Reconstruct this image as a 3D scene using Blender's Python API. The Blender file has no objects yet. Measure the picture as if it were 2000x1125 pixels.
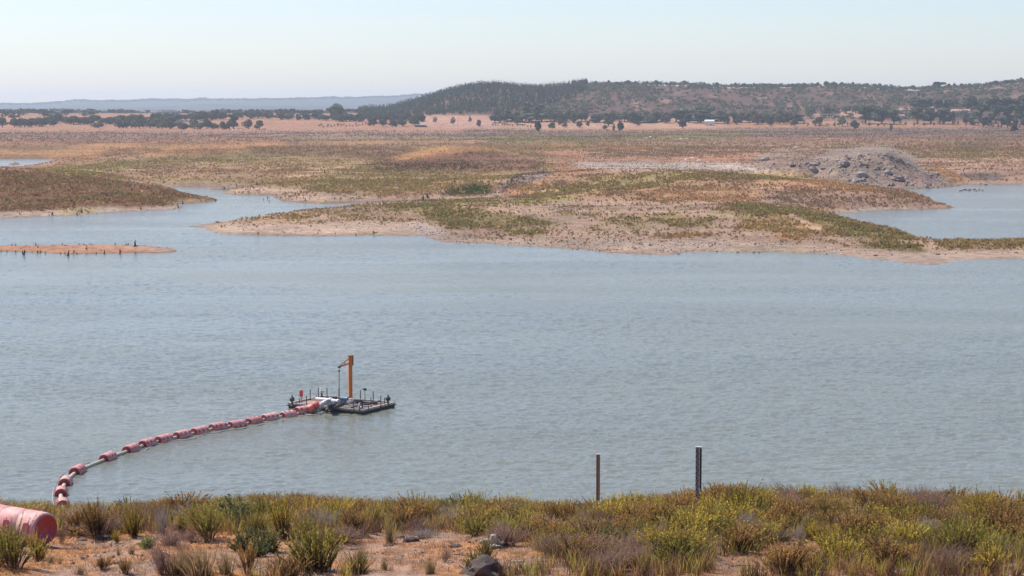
import bpy, math, time
import numpy as np
from mathutils import Vector, Matrix
T0 = time.time()
# ------------------------------------------------------------------ camera
F = 3732.0          # focal length in pixels of the 2000 px wide photograph
H = 29.0            # eye height above the water
TH = math.atan(344.5 / F)
C = bpy.context.scene.collection
scn = bpy.context.scene
cd = bpy.data.cameras.new('camera'); cam = bpy.data.objects.new('camera', cd); C.objects.link(cam)
cam.location = (0, 0, H); cam.rotation_euler = (math.pi/2 - TH, 0, 0)
cd.sensor_width = 36; cd.lens = 36 * F / 2000; cd.clip_start = 0.5; cd.clip_end = 40000
scn.camera = cam
# ------------------------------------------------------------------ sky, sun, exposure
SUN_EL, SUN_AZ = 55.0, -58.0     # azimuth from the viewing direction, negative is left
w = bpy.data.worlds.new('World'); scn.world = w; w.use_nodes = True
nt = w.node_tree; bg = nt.nodes['Background']
sky = nt.nodes.new('ShaderNodeTexSky'); sky.sky_type = 'NISHITA'; sky.sun_disc = False
sky.sun_elevation = math.radians(SUN_EL); sky.sun_rotation = math.radians(SUN_AZ)
sky.altitude = 100; sky.air_density = 1.0; sky.dust_density = 0.5; sky.ozone_density = 2.2
tint = nt.nodes.new('ShaderNodeMix'); tint.data_type = 'RGBA'; tint.blend_type = 'MULTIPLY'; tint.inputs[0].default_value = 1
tint.inputs[7].default_value = (.975, .965, 1.065, 1)      # air of this sky a little less green
nt.links.new(sky.outputs[0], tint.inputs[6]); nt.links.new(tint.outputs[2], bg.inputs[0]); bg.inputs[1].default_value = 0.108
sl = bpy.data.lights.new('sun', 'SUN'); sun = bpy.data.objects.new('sun', sl); C.objects.link(sun)
sl.energy = 4.3; sl.angle = math.radians(0.55); sl.color = (1.0, 0.95, 0.88)
sd_ = Vector((math.sin(math.radians(SUN_AZ))*math.cos(math.radians(SUN_EL)),
              math.cos(math.radians(SUN_AZ))*math.cos(math.radians(SUN_EL)), math.sin(math.radians(SUN_EL))))
sun.rotation_euler = (-sd_).to_track_quat('-Z', 'Y').to_euler(); sun.location = (0, 0, 200)
scn.view_settings.view_transform = 'Standard'; scn.view_settings.look = 'None'
scn.view_settings.exposure = 0.45; scn.view_settings.gamma = 1.0
scn.render.engine = 'CYCLES'
scn.cycles.use_denoising = True
scn.cycles.max_bounces = 6; scn.cycles.diffuse_bounces = 2; scn.cycles.glossy_bounces = 2
scn.cycles.transmission_bounces = 2; scn.cycles.volume_bounces = 1; scn.cycles.transparent_max_bounces = 4
HAZE = 7.5e-5

# ------------------------------------------------------------------ helpers
rng = np.random.default_rng(7)
st_, ct_ = math.sin(TH), math.cos(TH)
def ray(u, v):
    a = (np.asarray(u, float) - 1000) / F; b = -(np.asarray(v, float) - 562.5) / F
    return a, ct_ + b*st_, -st_ + b*ct_
def w_at(u, v, z=0.0):
    dx, dy, dz = ray(u, v); t = (z - H) / dz
    return dx*t, dy*t
def proj(x, y, z):
    dz = z - H; dep = y*ct_ - dz*st_; up = y*st_ + dz*ct_
    dep = np.maximum(dep, 1e-3)
    return 1000 + F*x/dep, 562.5 - F*up/dep
def hsh(ix, iy, s):
    n = (ix.astype(np.int64)*374761393 + iy.astype(np.int64)*668265263 + s*974711177) & 0xffffffff
    n = ((n ^ (n >> 13)) * 1274126177) & 0xffffffff
    return ((n ^ (n >> 16)) & 0xffff) / 65535.0
def vn(x, y, s=0):
    x = np.asarray(x, float); y = np.asarray(y, float)
    ix = np.floor(x); iy = np.floor(y); fx = x-ix; fy = y-iy
    fx = fx*fx*(3-2*fx); fy = fy*fy*(3-2*fy)
    a = hsh(ix, iy, s); b = hsh(ix+1, iy, s); c = hsh(ix, iy+1, s); d = hsh(ix+1, iy+1, s)
    return (a*(1-fx)+b*fx)*(1-fy) + (c*(1-fx)+d*fx)*fy
def fbm(x, y, o=4, s=0):
    r = 0; k = 1.0; t = 0
    for i in range(o):
        r = r + k*vn(x*2**i + 17.3*i, y*2**i - 9.1*i, s+i); t += k; k *= .5
    return r/t*2 - 1
def ss(a, b, x):
    t = np.clip((x-a)/(b-a), 0, 1); return t*t*(3-2*t)
def mesh_np(name, V, Fq, cols=None, smooth=False, mats=None, midx=None):
    """V (n,3); Fq (m,k) one polygon size"""
    V = np.asarray(V, np.float32); Fq = np.asarray(Fq, np.int32); k = Fq.shape[1]; m = len(Fq)
    me = bpy.data.meshes.new(name)
    me.vertices.add(len(V)); me.vertices.foreach_set('co', V.ravel())
    me.loops.add(m*k); me.loops.foreach_set('vertex_index', Fq.ravel())
    me.polygons.add(m); me.polygons.foreach_set('loop_start', np.arange(0, m*k, k, dtype=np.int32))
    me.polygons.foreach_set('loop_total', np.full(m, k, np.int32))
    if smooth: me.polygons.foreach_set('use_smooth', np.ones(m, bool))
    if midx is not None: me.polygons.foreach_set('material_index', np.asarray(midx, np.int32))
    if cols is not None:
        at = me.color_attributes.new('tone', 'FLOAT_COLOR', 'POINT')
        c4 = np.ones((len(V), 4), np.float32); c4[:, :3] = cols
        at.data.foreach_set('color', c4.ravel())
    for mt in (mats or []): me.materials.append(mt)
    me.update(calc_edges=True); me.validate()
    return me
def ob(name, me, parent=None, loc=None, **props):
    o = bpy.data.objects.new(name, me); C.objects.link(o)
    if parent: o.parent = parent
    if loc is not None: o.location = loc
    for k, v in props.items(): o[k] = v
    return o
def empty(name, loc, rz=0, **props):
    o = bpy.data.objects.new(name, None); C.objects.link(o); o.location = loc
    o.rotation_euler = (0, 0, rz); o.empty_display_size = .3
    for k, v in props.items(): o[k] = v
    return o

class MB:
    """collects shapes into one mesh"""
    def __init__(s): s.v = []; s.f = []; s.sm = []
    def add(s, vs, fs, smooth=False):
        b = len(s.v); s.v += [tuple(p) for p in vs]
        for f in fs: s.f.append([b+i for i in f]); s.sm.append(smooth)
    def box(s, c, d, rz=0, M=None, bev=0):
        dx, dy, dz = [q/2 for q in d]
        b = min(bev, dx*.9, dy*.9)
        if b > 0: base = [(-dx+b,-dy),(dx-b,-dy),(dx,-dy+b),(dx,dy-b),(dx-b,dy),(-dx+b,dy),(-dx,dy-b),(-dx,-dy+b)]
        else: base = [(-dx,-dy),(dx,-dy),(dx,dy),(-dx,dy)]
        n = len(base); vs = []
        for z in (-dz, dz): vs += [Vector((x, y, z)) for x, y in base]
        R = Matrix.Rotation(rz, 3, 'Z') if M is None else M
        vs = [R @ p + Vector(c) for p in vs]
        s.add(vs, [list(range(n))[::-1], list(range(n, 2*n))] + [[i, (i+1) % n, n+(i+1) % n, n+i] for i in range(n)])
    def tube(s, pts, r, n=10, cap=True, smooth=True):
        pts = [Vector(p) for p in pts]; m = len(pts)
        rs = r if isinstance(r, (list, tuple)) else [r]*m
        vs = []; pn = None
        for i, p in enumerate(pts):
            d = (pts[min(i+1, m-1)] - pts[max(i-1, 0)]).normalized()
            if pn is None:
                pn = d.cross(Vector((0, 0, 1)))
                if pn.length < .05: pn = d.cross(Vector((1, 0, 0)))
            pn = (pn - d*pn.dot(d)).normalized(); bn = d.cross(pn)
            for k in range(n):
                a = 2*math.pi*k/n; vs.append(p + (pn*math.cos(a) + bn*math.sin(a))*rs[i])
        fs = [[i*n+k, i*n+(k+1) % n, (i+1)*n+(k+1) % n, (i+1)*n+k] for i in range(m-1) for k in range(n)]
        s.add(vs, fs, smooth)
        if cap:
            s.add(vs[:n], [list(range(n))[::-1]]); s.add(vs[-n:], [list(range(n))])
    def lathe_x(s, prof, n=28, c=(0, 0, 0), smooth=True):
        """profile of (x, radius) turned round the local x axis"""
        vs = []; m = len(prof)
        for x, r in prof:
            for k in range(n):
                a = 2*math.pi*k/n; vs.append((c[0]+x, c[1]+r*math.cos(a), c[2]+r*math.sin(a)))
        s.add(vs, [[i*n+(k+1) % n, i*n+k, (i+1)*n+k, (i+1)*n+(k+1) % n] for i in range(m-1) for k in range(n)], smooth)
    def lathe_z(s, prof, n=14, c=(0, 0, 0)):
        vs = []; m = len(prof)
        for z, r in prof:
            for k in range(n):
                a = 2*math.pi*k/n; vs.append((c[0]+r*math.cos(a), c[1]+r*math.sin(a), c[2]+z))
        s.add(vs, [[i*n+k, i*n+(k+1) % n, (i+1)*n+(k+1) % n, (i+1)*n+k] for i in range(m-1) for k in range(n)], True)
    def build(s, name, mat, parent=None, loc=None, link=True, **props):
        me = bpy.data.meshes.new(name); me.from_pydata(s.v, [], s.f); me.materials.append(mat)
        me.polygons.foreach_set('use_smooth', s.sm); me.update()
        if not link: return me
        return ob(name, me, parent, loc, **props)

# ------------------------------------------------------------------ materials
def mat(name): 
    m = bpy.data.materials.new(name); m.use_nodes = True
    return m, m.node_tree, m.node_tree.nodes['Principled BSDF']
def N(nt, t, **kw):
    n = nt.nodes.new(t)
    for k, v in kw.items(): setattr(n, k, v)
    return n
def noise(nt, co, scale, det=4, rough=.6):
    n = N(nt, 'ShaderNodeTexNoise'); n.inputs['Scale'].default_value = scale
    n.inputs['Detail'].default_value = det; n.inputs['Roughness'].default_value = rough
    nt.links.new(co, n.inputs['Vector']); return n
def ramp(nt, fac, pts):
    r = N(nt, 'ShaderNodeValToRGB'); e = r.color_ramp.elements
    for i, (p, c) in enumerate(pts):
        if i < 2: el = e[i]; el.position = p
        else: el = e.new(p)
        el.color = (c, c, c, 1) if not isinstance(c, tuple) else (*c, 1)
    nt.links.new(fac, r.inputs[0]); return r
def mul(nt, a, b, fac=1.0, mode='MULTIPLY'):
    m = N(nt, 'ShaderNodeMix', data_type='RGBA', blend_type=mode); m.inputs[0].default_value = fac
    for s, i in ((a, 6), (b, 7)):
        if isinstance(s, tuple): m.inputs[i].default_value = (*s, 1)
        else: nt.links.new(s, m.inputs[i])
    return m.outputs[2]
def painted(name, col, rough=.5, var=.35, dirt=(.25, .2, .16), scale=6, metal=0, bump=.004, fade=0.0):
    m, t, b = mat(name); tc = N(t, 'ShaderNodeTexCoord').outputs['Object']
    n1 = noise(t, tc, scale, 6, .65); n2 = noise(t, tc, scale*7, 3)
    r = ramp(t, n1.outputs[0], [(.35, 0.0), (.75, 1.0)])
    mx = N(t, 'ShaderNodeMix', data_type='RGBA'); mx.inputs[6].default_value = (*col, 1)
    mx.inputs[7].default_value = (*dirt, 1)
    mm = N(t, 'ShaderNodeMath', operation='MULTIPLY'); mm.inputs[1].default_value = var
    oi = N(t, 'ShaderNodeObjectInfo'); m3 = N(t, 'ShaderNodeMath', operation='MULTIPLY_ADD'); m3.inputs[1].default_value = fade; m3.use_clamp = True
    t.links.new(oi.outputs['Random'], m3.inputs[0]); t.links.new(r.outputs[0], m3.inputs[2]); t.links.new(m3.outputs[0], mm.inputs[0]); t.links.new(mm.outputs[0], mx.inputs[0])
    g = ramp(t, n2.outputs[0], [(.3, .82), (.7, 1.12)])
    c = mul(t, mx.outputs[2], g.outputs[0])
    t.links.new(c, b.inputs['Base Color']); b.inputs['Roughness'].default_value = rough
    b.inputs['Metallic'].default_value = metal
    bp = N(t, 'ShaderNodeBump'); bp.inputs['Distance'].default_value = bump
    t.links.new(n2.outputs[0], bp.inputs['Height']); t.links.new(bp.outputs[0], b.inputs['Normal'])
    return m
def foliage(name, trans=.25, rough=.75, jit=.25):
    """leaf colour from the mesh's own tone attribute, shifted a little per plant"""
    m, t, b = mat(name)
    at = N(t, 'ShaderNodeAttribute', attribute_name='tone'); oi = N(t, 'ShaderNodeObjectInfo')
    hs = N(t, 'ShaderNodeHueSaturation')
    mr = N(t, 'ShaderNodeMapRange'); mr.inputs[3].default_value = 1-jit; mr.inputs[4].default_value = 1+jit
    t.links.new(oi.outputs['Random'], mr.inputs[0]); t.links.new(mr.outputs[0], hs.inputs['Value'])
    t.links.new(at.outputs['Color'], hs.inputs['Color'])
    b.inputs['Roughness'].default_value = rough; b.inputs['Specular IOR Level'].default_value = .25
    t.links.new(hs.outputs[0], b.inputs['Base Color'])
    if trans:
        tr = N(t, 'ShaderNodeBsdfTranslucent'); t.links.new(hs.outputs[0], tr.inputs[0])
        ms = N(t, 'ShaderNodeMixShader'); ms.inputs[0].default_value = trans
        t.links.new(b.outputs[0], ms.inputs[1]); t.links.new(tr.outputs[0], ms.inputs[2])
        t.links.new(ms.outputs[0], t.nodes['Material Output'].inputs[0])
    return m
def ground_mat(name, sc, bump, dist, contrast=.5, far=False):
    m, t, b = mat(name); tc = N(t, 'ShaderNodeTexCoord').outputs['Object']
    at = N(t, 'ShaderNodeAttribute', attribute_name='tone')
    n1 = noise(t, tc, sc, 6, .7); n2 = noise(t, tc, sc*6, 4, .7); n3 = noise(t, tc, sc*.12, 4, .6)
    lo, hi = 1-contrast, 1+contrast*.8
    c = mul(t, at.outputs['Color'], ramp(t, n1.outputs[0], [(.32, lo), (.68, hi)]).outputs[0])
    c = mul(t, c, ramp(t, n2.outputs[0], [(.3, .72), (.7, 1.22)]).outputs[0])
    c = mul(t, c, ramp(t, n3.outputs[0], [(.3, (.86, .88, .9)), (.7, (1.12, 1.08, 1.04))]).outputs[0])
    t.links.new(c, b.inputs['Base Color']); b.inputs['Roughness'].default_value = .95
    b.inputs['Specular IOR Level'].default_value = .15
    bp = N(t, 'ShaderNodeBump'); bp.inputs['Distance'].default_value = dist; bp.inputs['Strength'].default_value = bump
    ad = N(t, 'ShaderNodeMath', operation='ADD'); t.links.new(n1.outputs[0], ad.inputs[0])
    t.links.new(n2.outputs[0], ad.inputs[1]); t.links.new(ad.outputs[0], bp.inputs['Height'])
    t.links.new(bp.outputs[0], b.inputs['Normal'])
    return m
M_LAND = ground_mat('land_soil', .45, .8, .5, .42)
M_BANK = ground_mat('bank_soil', 3.0, .9, .06, .35)
M_LEAF = foliage('leaf', .42)
M_TREE = foliage('tree_leaf', .2, .8, .2)
M_TUFT = foliage('scrub', .46, .9, 0)
M_BARK = painted('bark', (.10, .08, .065), .9, .4, (.05, .04, .035), 3)
M_STUMP = painted('stump_wood', (.045, .035, .03), .9, .4, (.09, .07, .06), 5)
M_ROCK_DARK = painted('dark_rock', (.12, .09, .08), .9, .7, (.25, .18, .15), 4, bump=.05)
M_ROCK = painted('grey_rock', (.36, .29, .25), .9, .6, (.12, .10, .10), 3, bump=.05)
M_ROCK_WHITE = painted('pale_rock', (.72, .66, .56), .85, .45, (.40, .30, .2), 9, bump=.03)
M_PINK = painted('faded_red_plastic', (.53, .16, .15), .6, .8, (.74, .48, .42), 2.6, fade=.45)
M_RED = painted('deep_red_shade_plastic', (.40, .055, .075), .5, .4, (.30, .06, .06), 3)  # strap red; also carries the shade of float ends and bolt recesses
M_SALMON = painted('salmon_plastic', (.80, .17, .13), .5, .3, (.7, .3, .25), 3)
M_PIPE = painted('dusty_pipe', (.60, .52, .40), .7, .6, (.2, .17, .13), 3)
M_DARKPIPE = painted('black_hose', (.03, .03, .03), .5, .4, (.12, .11, .1), 4)
M_CABLE = painted('pale_cable', (.38, .37, .35), .6, .3, (.2, .2, .18), 4)
M_ORANGE = painted('orange_paint', (.62, .19, .03), .5, .35, (.35, .10, .03), 4)
M_RUST = painted('rusty_orange', (.42, .14, .05), .7, .5, (.15, .07, .04), 8)
M_SIGN = painted('red_sign', (.72, .09, .03), .5, .2, (.5, .1, .05), 4)
M_STEEL = painted('dark_steel', (.06, .06, .065), .6, .4, (.14, .11, .09), 8)
M_GREYP = painted('grey_metal', (.34, .35, .36), .5, .4, (.2, .17, .14), 5)
M_WHITEP = painted('white_pipe', (.72, .72, .70), .45, .45, (.35, .32, .28), 4)
M_BLUE = painted('blue_pump', (.05, .14, .22), .5, .4, (.1, .1, .1), 6)
M_DECK = painted('deck_plank', (.46, .30, .23), .9, .6, (.18, .13, .11), 3)
M_BEAM = painted('deck_beam', (.56, .51, .45), .8, .6, (.14, .11, .1), 4)
M_HULL = painted('hull', (.022, .022, .022), .6, .5, (.06, .05, .04), 3)
M_WALL = painted('white_wash', (.74, .70, .66), .9, .25, (.5, .42, .36), .6)
M_ROOF = painted('clay_roof', (.50, .26, .19), .9, .5, (.35, .2, .15), 1.5)
M_GREYROOF = painted('sheet_roof', (.20, .21, .21), .8, .4, (.1, .1, .1), 1)
M_DARK = painted('dark_opening', (.02, .02, .02), .8, .2, (.04, .04, .04), 2)
M_WOODPOLE = painted('weathered_pole', (.16, .12, .10), .9, .4, (.08, .06, .05), 2)

# ------------------------------------------------------------------ water outline, traced and laid on the water level
def PW(pts): 
    a = np.array(pts, float); x, y = w_at(a[:, 0], a[:, 1]); return np.stack([x, y], 1)
LAKE = PW([(-2600,1500),(-2600,447),(-600,436),(0,427),(56,425),(112,422),(168,419.5),(224,415),(280,412.5),(336,410),(352,408),(361,405.5),
 (352,402),(336,399.5),(350,398.5),(370,397.5),(400,396),(420,393.5),(428,391),(410,388.5),(375,384.5),(352,376),(336,371),(325,367.5),(300,364),(280,361),(262,357),(235,356),(215,353),(258,352.5),
 (275,356),(300,360),(325,365.7),(392,365.4),(470,366.4),(476,368),(450,371),(431,376.5),(448,380),(500,381),(532,382.5),(540,389),(550,393),(570,395),(596,396.2),
 (624,398),(660,397.8),(692,396),(736,395),(775,393.2),(820,392.6),(866,393),(866,394.8),(802,397),(747,398.4),(698,401),(665,405),(618,409.5),
 (555,416),(500,424),(470,428),(420,435),(385,440),(362,442.5),(385,445),(405,449),(415,454),(440,458),(500,460),(560,460.5),(640,461.5),(720,460),
 (780,461),(820,462),(835,467),(850,473),(890,476),(950,476),(1000,481.5),(1060,484),(1100,487.5),(1140,490),(1190,494.5),(1240,497),(1290,498.5),(1327,498),
 (1334,495),(1352,493),(1400,492),(1440,494),(1470,493.5),(1500,493),(1560,495),(1620,497),(1660,501),(1700,507),(1740,512),(1780,517),(1825,519.5),(1850,516),(1880,511.5),
 (1930,509),(2000,506),(2400,505),(4500,515),(4500,1500)])
POND = PW([(-900,311),(-200,310.5),(0,310.5),(90,310.5),(150,311.8),(125,315),(98,318.5),(75,323),(50,326),(25,327.5),(0,328),(-200,330),(-900,332)])
RLAKE = PW([(4500,362),(2300,360),(2000,360.5),(1917,361.5),(1885,361),(1874,364),(1835,368),(1780,369.5),(1745,370),(1760,373),(1788,376.5),(1799,382),(1818,387),(1829,396),(1867,406),
 (1835,409),(1780,410.5),(1725,411),(1697,413),(1670,415.5),(1642,417),(1640,422),(1659,429),(1695,434),(1717,437.5),(1689,441),(1714,446),(1766,449.5),(1783,459),(1802,467),(1862,471),(2000,471),(2600,473),(4500,476)])
SPIT = PW([(-900,480),(-200,480),(0,480),(60,479),(150,478.5),(270,479),(310,481.5),(342,486),(357,490.5),(340,493.5),(270,494.5),(200,496),(130,497),(60,494),(0,492),(-300,492),(-900,493)])
ISLET = PW([(16,320.5),(38,320),(40,321.3),(18,322)])
BAR = PW([(388,370.2),(420,369.4),(462,370.3),(425,371.4)])
def inside(P, x, y):
    r = np.zeros(x.shape, bool); n = len(P)
    for i in range(n):
        x1, y1 = P[i]; x2, y2 = P[(i+1) % n]
        if y1 == y2: continue
        c = ((y1 > y) != (y2 > y)) & (x < (x2-x1)*(y-y1)/(y2-y1)+x1); r ^= c
    return r
def pdist(P, x, y):
    d = np.full(x.shape, 1e9); n = len(P)
    for i in range(n):
        a = P[i]; b = P[(i+1) % n]; ab = b-a; L = ab@ab
        t = np.clip(((x-a[0])*ab[0]+(y-a[1])*ab[1])/max(L, 1e-9), 0, 1)
        d = np.minimum(d, (x-a[0]-t*ab[0])**2 + (y-a[1]-t*ab[1])**2)
    return np.sqrt(d)
def shore(x, y):
    """signed distance to the waterline, + on land"""
    wob = .8*fbm(x/5, y/5, 3, 3)
    d = np.full(x.shape, 1e9)
    for P in (LAKE, POND, RLAKE):
        q = pdist(P, x, y)*np.where(inside(P, x, y), -1, 1); d = np.minimum(d, q)
    for P in (SPIT, ISLET, BAR):
        q = pdist(P, x, y)*np.where(inside(P, x, y), 1, -1); d = np.maximum(d, q)
    return d + wob
# hills: (u, v of the crest, distance, height above the surrounding, half width across, half depth)
MOUNDS = [(900,289,980,7.6,27,26,0),(1250,338,700,5.2,52,42,0),(1520,352,640,3.2,34,30,0),(1700,372,600,2.4,22,22,0),
 (1610,300,810,4.8,22,24,0),(1545,290,850,4.5,20,22,0),
 (170,360,660,3.2,30,60,0),(-150,345,720,5,80,90,0),(600,285,1050,4.0,60,34,0),(380,300,1010,3.4,45,34,0),
 (1020,332,830,2.6,16,26,0),(1160,412,520,1.0,40,24,0),(1650,440,470,1.5,14,16,0),(1500,425,500,1.0,22,18,0),(2080,330,880,4,50,30,0),(1920,340,800,2.2,16,14,0),(900,420,520,.7,20,20,0),
 (650,430,530,1.0,34,22,0),(1320,262,1500,2.5,120,90,0),(800,268,1350,2,140,80,0)]
def px_profile(pts, u): 
    a = np.array(pts); return np.interp(u, a[:, 0], a[:, 1])
HILL = [(-400,222),(560,222),(640,222),(700,221),(760,218),(800,207),(830,199),(860,189),(900,178),(935,173),(975,172),(1010,176),(1050,178),(1100,174),(1140,168),(1160,167),(1200,167),(1270,166),
 (1350,168),(1400,171),(1500,171),(1560,170),(1600,168),(1700,172),(1760,176),(1830,174),(1900,170),(1950,164),(2000,159),(2100,155),(2300,165),(2800,200)]
RIDGE = [(-600,206),(0,203.5),(100,202.5),(150,198),(165,197),(240,198),(300,195),(360,195),(400,192.5),(460,195),(540,194),(600,192),(700,190),(760,188),(800,186.5),(840,185),(1000,186),(1600,190),(2600,200)]
def height(x, y):
    a = x/y; u = 1000 + F*a; D = y
    base = np.interp(D, [380,450,520,700,900,1100,1500,2000,2500,4000,8000,15000], [.9,1.2,1.7,3.0,4.2,5.5,7,8.8,10,13,19,24])
    low = np.exp(-((x+300)/100)**4 - ((y-890)/125)**4)*.96
    z = base*(1-low)
    for (mu, mv, md, mh, sx, sy, k) in MOUNDS:
        cx = (mu-1000)/F*md
        z = z + mh*np.exp(-((x-cx)/sx)**2 - ((y-md)/sy)**2)
    z = z + fbm(x/70, y/70, 4, 11)*(1.3+.4*ss(1200, 2200, D))*(1-low) + fbm(x/9, y/9, 4, 21)*.35
    rp = np.interp(u, [1470,1500,1550,1590,1620,1650,1690,1740,1790,1830,1875,1890], [0,5.5,8.2,7.4,9.3,11.4,12.9,12.2,8.4,3.6,.4,0])
    rk = np.exp(-((y-762-.05*(u-1700))/30)**4)
    rn = fbm(x/15, y/15, 3, 33); rr = rp*np.exp(-np.abs((y-765-5*rn)/30)**1.6)*(1+.16*rn)
    z = np.maximum(z, rr) + rk*(rp > .5)*(2.6*np.abs(fbm(x/6, y/6, 4, 31)) - .4 + .9*np.maximum(fbm(x/3, y/8, 3, 34), 0) + 2.4*fbm(x/11, y/20, 3, 35))
    # wooded hill
    cz = H + (218 - px_profile(HILL, u))*3000/F
    cz = np.maximum(cz, 12)
    t = ss(2150, 3000, D); up = t**1.1
    dn = 1 - .55*ss(3050, 4800, D) - .4*ss(4800, 7500, D)
    rel = np.maximum(cz - 11, 0)
    fold = fbm(x/170, y/260, 4, 41)
    z = z + rel*up*dn*(1 + .34*fold*4*t*(1-t))
    # low swells between the plain and the far ridge
    z = z + 16*ss(3500, 6000, D)*(fbm(x/900, y/900, 3, 51))*(1-ss(640, 900, u)*(D < 5000))
    # far ridge
    rz = H + (218 - px_profile(RIDGE, u))*12000/F - 24
    z = z + np.maximum(rz, 0)*np.exp(-((D-12000)/1300)**2) + np.maximum(rz*.35, 0)*np.exp(-((D-9800)/700)**2)*(1+fbm(x/700, y/700, 3, 61))
    z = z + 7*np.exp(-((D-12000)/900)**2)*fbm(x/60, y/400, 3, 71)
    return z
NR, NC = 900, 760
ys = np.exp(np.linspace(math.log(330), math.log(15500), NR))
ac = np.concatenate([np.linspace(-1.3, -.31, 50)[:-1], np.linspace(-.31, .31, NC-98), np.linspace(.31, 1.3, 50)[1:]])
NC = len(ac)
YY, AA = np.meshgrid(ys, ac, indexing='ij'); XX = AA*YY
SD = np.full(YY.shape, 60.0)
near = ys < 1500; nn = int(near.sum())
SD[:nn] = shore(XX[:nn], YY[:nn])
ZL = height(XX, YY)
s_ = np.clip(SD, 0, None)
spitk = np.zeros(YY.shape); q = (ys < 440); spitk[q] = ((XX[q] < (360-1000)/F*400) & (YY[q] < 425) & (YY[q] > 385))
grow = 1-np.exp(-s_/16)
ZZ = np.where(SD > 0, ZL*grow + .05*np.minimum(s_, 3), np.maximum(-3, SD*.12))
ZZ = np.where((spitk > 0) & (SD > 0), np.minimum(ZZ, .1+.05*s_), ZZ)
print('terrain', time.time()-T0)
def terr(x, y):
    """bilinear height of the land sheet"""
    x = np.asarray(x, float); y = np.asarray(y, float)
    r = np.clip((np.log(y)-math.log(330))/(math.log(15500)-math.log(330))*(NR-1), 0, NR-1.001)
    c = np.clip(np.interp(x/y, ac, np.arange(NC)), 0, NC-1.001)
    i = r.astype(int); j = c.astype(int); fr = r-i; fc = c-j
    return (ZZ[i, j]*(1-fr)*(1-fc)+ZZ[i+1, j]*fr*(1-fc)+ZZ[i, j+1]*(1-fr)*fc+ZZ[i+1, j+1]*fr*fc)
def hit(u, v, dmin=380):
    """where the sight line through (u, v) first meets the land or water"""
    a, b, c = ray(u, v)
    t = np.exp(np.linspace(math.log(dmin), math.log(15000), 2500))
    x = a/b*t; z = H + c/b*t; g = np.maximum(terr(x, t), 0)
    if (z <= g).any(): k = np.argmax(z <= g)
    else: k = int(np.argmax(np.where((t > 2200) & (t < 4500), (g-H)/t, -9)))     # grazing the skyline: stand on the crest
    return float(x[k]), float(t[k]), float(g[k])

# ------------------------------------------------------------------ ground cover: colour, plants and stones by area
U0, CW, CH = -320, 1320, 600      # cells of 2 px
Gc = np.zeros((CH, CW, 3)); Tc = np.zeros((CH, CW, 3)); Dn = np.zeros((CH, CW)); Sn = np.zeros((CH, CW))
vv, uu = np.meshgrid(np.arange(CH)*2., U0+np.arange(CW)*2., indexing='ij')
def blur(m, k):
    for _ in range(2):
        for ax in (0, 1):
            kk = max(1, int(k if ax else k*.35))
            c = np.cumsum(np.pad(m, [(kk+1, kk) if a == ax else (0, 0) for a in (0, 1)], mode='edge'), axis=ax)
            n = 2*kk+1
            m = (np.take(c, np.arange(n, c.shape[ax]), ax) - np.take(c, np.arange(0, c.shape[ax]-n), ax))/n
    return m
def E(cx, cy, rx, ry, rot=0, n=20):
    a = np.linspace(0, 2*math.pi, n, endpoint=False); x = rx*np.cos(a); y = ry*np.sin(a); r = math.radians(rot)
    return np.stack([cx+x*math.cos(r)-y*math.sin(r), cy+x*math.sin(r)+y*math.cos(r)], 1)
def lay(poly, g=None, t=None, d=None, s=None, k=5, a=1.0):
    P = np.array(poly, float)
    lo = max(int((P[:, 1].min())/2)-12, 0); hi = min(int(P[:, 1].max()/2)+13, CH)
    m = np.zeros((CH, CW)); m[lo:hi] = inside(P, uu[lo:hi], vv[lo:hi]); m = blur(m, k)*a
    for A, val in ((Gc, g), (Tc, t)):
        if val is not None: A[:] = A*(1-m[..., None]) + np.array(val)*m[..., None]
    for A, val in ((Dn, d), (Sn, s)):
        if val is not None: A[:] = A*(1-m) + val*m
SAND=(.50,.37,.29); MUD=(.36,.29,.22); DRY=(.46,.265,.13); SOIL=(.34,.225,.17); PALE=(.56,.50,.45); GREY=(.33,.265,.225); ROSE=(.44,.245,.155)
TG=(.28,.225,.075); TY=(.38,.275,.10); TB=(.33,.21,.12); TD=(.11,.10,.06); TO=(.50,.31,.14); TP=(.20,.14,.105)
Gc[:] = ROSE; Tc[:] = TB; Dn[:] = .3
lay([(-320,218),(2320,218),(2320,262),(-320,262)], ROSE, TD, .08)
lay([(-320,0),(2320,0),(2320,219),(-320,219)], (.16,.14,.12), TD, .0)
lay([(640,60),(2320,60),(2320,236),(1900,237),(1500,232),(1180,228),(900,225),(700,225)], (.155,.10,.08), TP, .5)
for e in [(1240,203,10,8),(1252,213,14,3),(1300,196,16,3),(1190,192,10,2),(1150,214,12,2),(1490,188,20,4),(1530,199,26,3),(1560,207,30,4),(1395,186,12,3),(1420,172,30,3),(1700,190,20,3),(1850,176,18,4),(1620,180,15,3),(1930,172,30,4),(1990,190,20,4),(1330,180,14,2),(1215,176,10,3),(870,190,10,2)]:
    lay(E(*e), (.46,.28,.22), TB, .15, k=3, a=.8)
lay([(1560,226),(1650,215),(1760,209),(1840,207),(1850,213),(1700,222),(1640,230)], (.55,.35,.27), TB, .05, k=3)
lay([(840,222),(960,226),(1010,234),(960,250),(870,250),(800,240)], (.52,.32,.25), TD, .1)
lay([(1000,232),(1200,228),(1420,232),(1420,252),(1000,250)], (.54,.34,.24), TD, .15, a=.8)
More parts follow.
